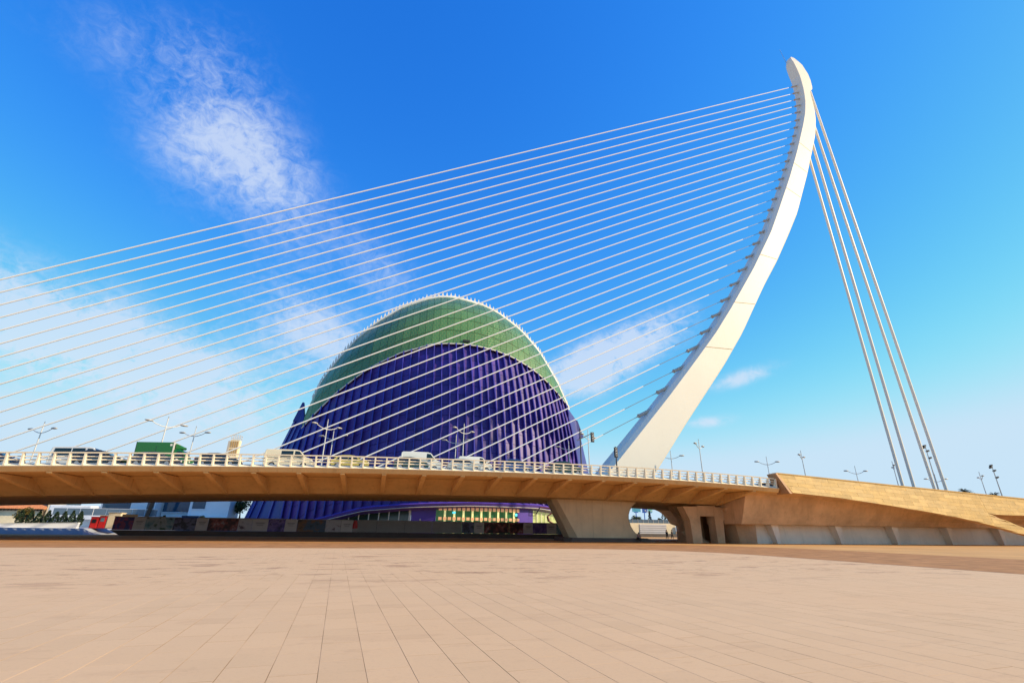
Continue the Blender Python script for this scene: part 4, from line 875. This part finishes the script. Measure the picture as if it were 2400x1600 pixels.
for i, (x, lab) in enumerate(((-44.5, 'low grassy shrub above the hoarding by the white garden wall'), (-37.0, 'thin dark shrub at the right end of the white building'))):
    tree('shrub', x, 124, .9, 2.7, .9, 'leaf', lab, 500, 'shrub')

# ------------------------------------------------------------------ beyond the gap on the right of the pier
fw_ = empty('far_wall', (71, 120, 0)); tag(fw_, 'sunlit pale boundary wall with a grey glass fence, seen through the gap beside the pier', 'wall')
mb = MB(); mb.box(62.5, 76.8, 120, 120.5, 0, 3.35); mb.build('wall', M['cream_wall'], fw_)
mb = MB(); mb.box(66.2, 74.0, 119.9, 119.99, .75, 3.1); mb.build('shutter', M['hoard_white'], fw_)
for z in (1.2, 1.7, 2.2, 2.7): mb = MB(); mb.box(66.2, 74.0, 119.84, 119.899, z, z+.07); mb.build('shutter_rib', M['hoard'], fw_)
for i in range(9): mb = MB(); mb.box(63+1.5*i, 64.4+1.5*i, 120.2, 120.26, 3.36, 4.25); w = mb.build('fence_pane', M['pane'], fw_); mb = MB(); mb.box(64.41+1.5*i, 64.49+1.5*i, 120.15, 120.3, 3.36, 4.3); mb.build('fence_post', M['lamp_head'], w)
mb = MB(); mb.box(60, 82, 117.5, 119.5, 0, .8); mb.build('plinth', M['dark_plinth'], fw_)
po = empty('red_poster', (78, 119, 0)); tag(po, 'red and white poster board right of the pale far wall', 'poster'); mb = MB(); mb.box(76.85, 79.3, 119.5, 119.6, .85, 2.85); mb.build('print', poster_mat('print_red_white', [(.5, .03, .02), (.62, .06, .04), (.7, .35, .3), (.75, .7, .65)], 1.2, 9), po); mb = MB(); mb.box(76.8, 79.35, 119.61, 119.7, 0, 2.9); mb.build('board', M['hoard_white'], po)
for i, (x0, x1, z0, z1, c, lab) in enumerate(((86.0, 89.2, 7.6, 9.3, 'cyan', 'pale cyan billboard, leftmost, beyond the gap'), (89.9, 91.8, 7.6, 9.4, 'blue', 'deep blue billboard, middle one beyond the gap'), (92.1, 93.8, 7.6, 9.3, 'aqua', 'aqua billboard, rightmost beyond the gap'))):
    B_ = empty('billboard', ((x0+x1)/2, 160, 0)); tag(B_, lab, 'billboard', 'billboards beyond the gap')
    mb = MB(); mb.box(x0, x1, 160, 160.2, z0, z1); f_ = mb.build('face', mat('billboard_'+c, {'cyan': (.08, .38, .55), 'blue': (.02, .10, .42), 'aqua': (.12, .48, .50)}[c], .4, var=.25, scale=.8), B_)
    mb = MB(); mb.tube(((x0+x1)/2-.2, 160.15, 0), ((x0+x1)/2-.2, 160.15, z0), .16); mb.box((x0+x1)/2-1.0, (x0+x1)/2+.6, 160.05, 160.2, z0-.25, z0-.002); mb.build('post', M['bluebanner'], B_)
cypress(81, 140, 0, 7.2, .85, 'slim cypress below the blue billboard, beyond the gap', None, 500); cypress(85.8, 140, 0, 9.6, 1.0, 'tallest slim cypress beyond the gap, right of the billboards', None, 700)
tree('tree', 76.5, 140, 0, 6.0, 1.9, 'leaf', 'round bushy tree under the cyan billboard, beside the pier'); tree('tree', 90.3, 142, 0, 7.4, 2.2, 'leaf', 'dark bushy tree at the right side of the gap'); tree('shrub', 83.3, 138, 0, 5.3, .9, 'leaf', 'small round bush between the two slim cypresses', 500, 'shrub')
o = copy_tree(lamp0); o.location = (83.5, 145, 0); o.scale = (.8, .8, 1.06); o.rotation_euler = (0, 0, .4); del o['group']; tag(o, 'thin distant street lamp between the two slim cypresses beyond the gap', 'street lamp')
# boom lift parked in front of the hall
lf = empty('boom_lift', (36, 93.5, 0)); tag(lf, 'dark red boom lift with a raised basket, half hidden behind the pier', 'boom lift')
mb = MB(); mb.box(34.2, 37.4, 92.6, 94.4, .55, 1.4); mb.build('chassis', M['liftred'], lf, bevel=.08)
for x in (34.7, 36.9):
    for y in (92.5, 94.5): mb = MB(); mb.tube((x, y-.18, .45), (x, y+.18, .45), .45, n=16); mb.build('wheel', M['tyre'], lf)
mb = MB(); mb.tube((35.6, 93.5, 1.4), (32.2, 93.5, 3.0), .16); mb.tube((32.2, 93.5, 3.0), (31.9, 93.5, 3.9), .28, .22); mb.build('lower_boom', M['liftred'], lf)
mb = MB(); mb.tube((31.9, 93.5, 3.9), (34.2, 93.5, 5.35), .12); mb.tube((34.2, 93.5, 5.35), (30.4, 93.5, 5.5), .13); mb.build('upper_boom', M['liftred'], lf)
mb = MB(); mb.tube((30.4, 93.5, 5.5), (29.5, 93.5, 4.1), .10); mb.build('jib', M['black'], lf)
bk = MB()
for x in (28.2, 28.8, 29.4):
    for y in (93.1, 93.9): bk.tube((x, y, 3.95), (x, y, 5.0), .035, n=6)
for z in (3.95, 4.5, 5.0):
    for y in (93.1, 93.9): bk.tube((28.2, y, z), (29.4, y, z), .035, n=6)
    for x in (28.2, 29.4): bk.tube((x, 93.1, z), (x, 93.9, z), .035, n=6)
bk.box(28.2, 29.4, 93.1, 93.9, 3.9, 3.94); bk.build('basket', M['black'], lf)
# distant unfinished tower
tw = empty('concrete_tower', (-108.5, 400, 0)); tag(tw, 'distant pale concrete tower with slotted sides, behind the left part of the bridge', 'tower')
mb = MB(); mb.loft([[(-112.5, 398, 0), (-105.5, 398, 0), (-105.5, 405, 0), (-112.5, 405, 0)], [(-111.4, 398, 61), (-105.6, 398, 61), (-105.6, 404, 61), (-111.4, 404, 61)]]); mb.build('shaft', M['tower'], tw)
for k in range(4):
    for z in (50, 55.5): mb = MB(); x = -110.9+1.35*k; mb.box(x, x+.75, 397.8, 397.99, z, z+4.4); mb.build('slot', M['seam'], tw)
mb = MB()
for k in range(5):
    for y in (398, 404): mb.tube((-111.4+1.45*k, y, 61), (-111.4+1.45*k, y, 64.6), .13, n=5)
for z in (62.4, 64.4):
    for y in (398, 404): mb.tube((-111.6, y, z), (-105.4, y, z), .12, n=5)
    for x in (-111.4, -105.6): mb.tube((x, 398, z), (x, 404, z), .12, n=5)
mb.build('scaffold', M['socket'], tw)
mb = MB(); mb.box(-112.8, -111.6, 397.5, 399, 48, 60); mb.build('hoist', M['lamp_head'], tw)
# white anchor block at the foot of the back stays
abk = empty('anchor_block', (112, 63, 0)); tag(abk, 'low white block on the road at the foot of the right back stays', 'anchor block')
zt = interp(TOP, 112)-.95; mb = MB(); mb.loft([[(105.2, 70, zt), (116, 70, zt), (116, 72, zt), (105.2, 72, zt)], [(107.5, 70.2, zt+3.2), (112, 70.2, zt+2.4), (112, 71.8, zt+2.4), (107.5, 71.8, zt+3.2)]]); mb.build('block', M['white_steel'], abk)

# ------------------------------------------------------------------ people
def skin(name, chain, root_i, mt, parent):
    """chain: verts [(co, r)], edges -> one continuous skinned surface"""
    vs, es = chain; bm = bmesh.new(); lay = bm.verts.layers.skin.verify(); V = []
    for co, r in vs: v = bm.verts.new(co); v[lay].radius = (r, r); V.append(v)
    for a, b in es: bm.edges.new((V[a], V[b]))
    V[root_i][lay].use_root = True
    me = D.meshes.new(name); bm.to_mesh(me); bm.free(); me.materials.append(mt); o = D.objects.new(name, me); COL.objects.link(o); o.parent = parent
    o.modifiers.new('skin', 'SKIN').use_smooth_shade = True; sb = o.modifiers.new('sub', 'SUBSURF'); sb.levels = 1; sb.render_levels = 2; return o
def person(loc, rz, lab, pose, top, bottom, long_hair=False):
    p = empty('person', loc, rz); tag(p, lab, 'person')
    if pose == 'walk':
        J = dict(pel=(0, 0, .95), ch=(0, .02, 1.28), nk=(0, .02, 1.48), hd=(0, .04, 1.60), ht=(0, .05, 1.70), hl=(-.09, 0, .90), kl=(-.10, .14, .50), al=(-.10, .12, .08), fl=(-.10, .26, .03), hr=(.09, 0, .90), kr=(.10, -.02, .50), ar=(.10, -.22, .12), fr=(.10, -.10, .04),
                 sl=(-.18, .02, 1.40), el=(-.25, -.06, 1.13), wl=(-.25, .02, .88), gl=(-.24, .05, .78), sr=(.18, .02, 1.40), er=(.25, .08, 1.13), wr=(.25, .18, .90), gr=(.24, .22, .81))
    else:
        J = dict(pel=(0, 0, .52), ch=(0, .10, .84), nk=(0, .16, 1.03), hd=(0, .22, 1.13), ht=(0, .26, 1.22), hl=(-.10, .04, .50), kl=(-.13, .46, .50), al=(-.13, .44, .08), fl=(-.13, .58, .03), hr=(.10, .04, .50), kr=(.13, .46, .50), ar=(.13, .50, .08), fr=(.13, .64, .03),
                 sl=(-.19, .13, .95), el=(-.24, .28, .72), wl=(-.13, .44, .60), gl=(-.08, .50, .56), sr=(.19, .13, .95), er=(.24, .28, .72), wr=(.13, .44, .60), gr=(.08, .50, .56))
    K = list(J); I = {k: i for i, k in enumerate(K)}
    rad = dict(pel=.13, ch=.15, nk=.055, hd=.095, ht=.075, hl=.085, kl=.055, al=.04, fl=.035, hr=.085, kr=.055, ar=.04, fr=.035, sl=.055, el=.042, wl=.03, gl=.035, sr=.055, er=.042, wr=.03, gr=.035)
    E_ = [('pel', 'ch'), ('ch', 'nk'), ('nk', 'hd'), ('hd', 'ht'), ('pel', 'hl'), ('hl', 'kl'), ('kl', 'al'), ('al', 'fl'), ('pel', 'hr'), ('hr', 'kr'), ('kr', 'ar'), ('ar', 'fr'), ('ch', 'sl'), ('sl', 'el'), ('el', 'wl'), ('wl', 'gl'), ('ch', 'sr'), ('sr', 'er'), ('er', 'wr'), ('wr', 'gr')]
    skin('body', ([(J[k], rad[k]) for k in K], [(I[a], I[b]) for a, b in E_]), I['pel'], M['skin'], p)
    def sub(name, keys, grow, mt):
        ks = [k for k in K if k in keys]; ii = {k: i for i, k in enumerate(ks)}
        return skin(name, ([(J[k], rad[k]+grow) for k in ks], [(ii[a], ii[b]) for a, b in E_ if a in ii and b in ii]), ii['pel'] if 'pel' in ii else 0, mt, p)
    sub('shirt', ('pel', 'ch', 'sl', 'el', 'wl', 'sr', 'er', 'wr'), .022, top); sub('trousers', ('pel', 'hl', 'kl', 'al', 'hr', 'kr', 'ar'), .028, bottom); 
    mb = MB(); h = J['ht']; mb.ball((h[0], h[1]-.04, h[2]-.02), .105, .115, .11, n=12, m_=7)
    if long_hair: mb.loft([[(-.10, h[1]-.13, h[2]), (.10, h[1]-.13, h[2]), (.10, h[1]-.02, h[2]), (-.10, h[1]-.02, h[2])], [(-.11, h[1]-.16, h[2]-.32), (.11, h[1]-.16, h[2]-.32), (.11, h[1]-.09, h[2]-.32), (-.11, h[1]-.09, h[2]-.32)]])
    o = D.objects.new('hair', mb.mesh('hair', M['hair'], smooth=True)); COL.objects.link(o); o.parent = p
    return p
person((56.4, 91.5, 0), R(180), 'person with long dark hair walking under the bridge, left of the two walkers', 'walk', M['cl_dark'], M['cl_dark'], True)
person((57.8, 91.9, 0), R(190), 'person in dark clothes walking under the bridge, right of the two walkers', 'walk', M['cl_dark'], M['cl_dark'])
person((35.6, 65.15, .0), R(180), 'person in a mauve top sitting on the plinth of the bridge pier', 'sit', M['cl_mauve'], M['cl_dark'])
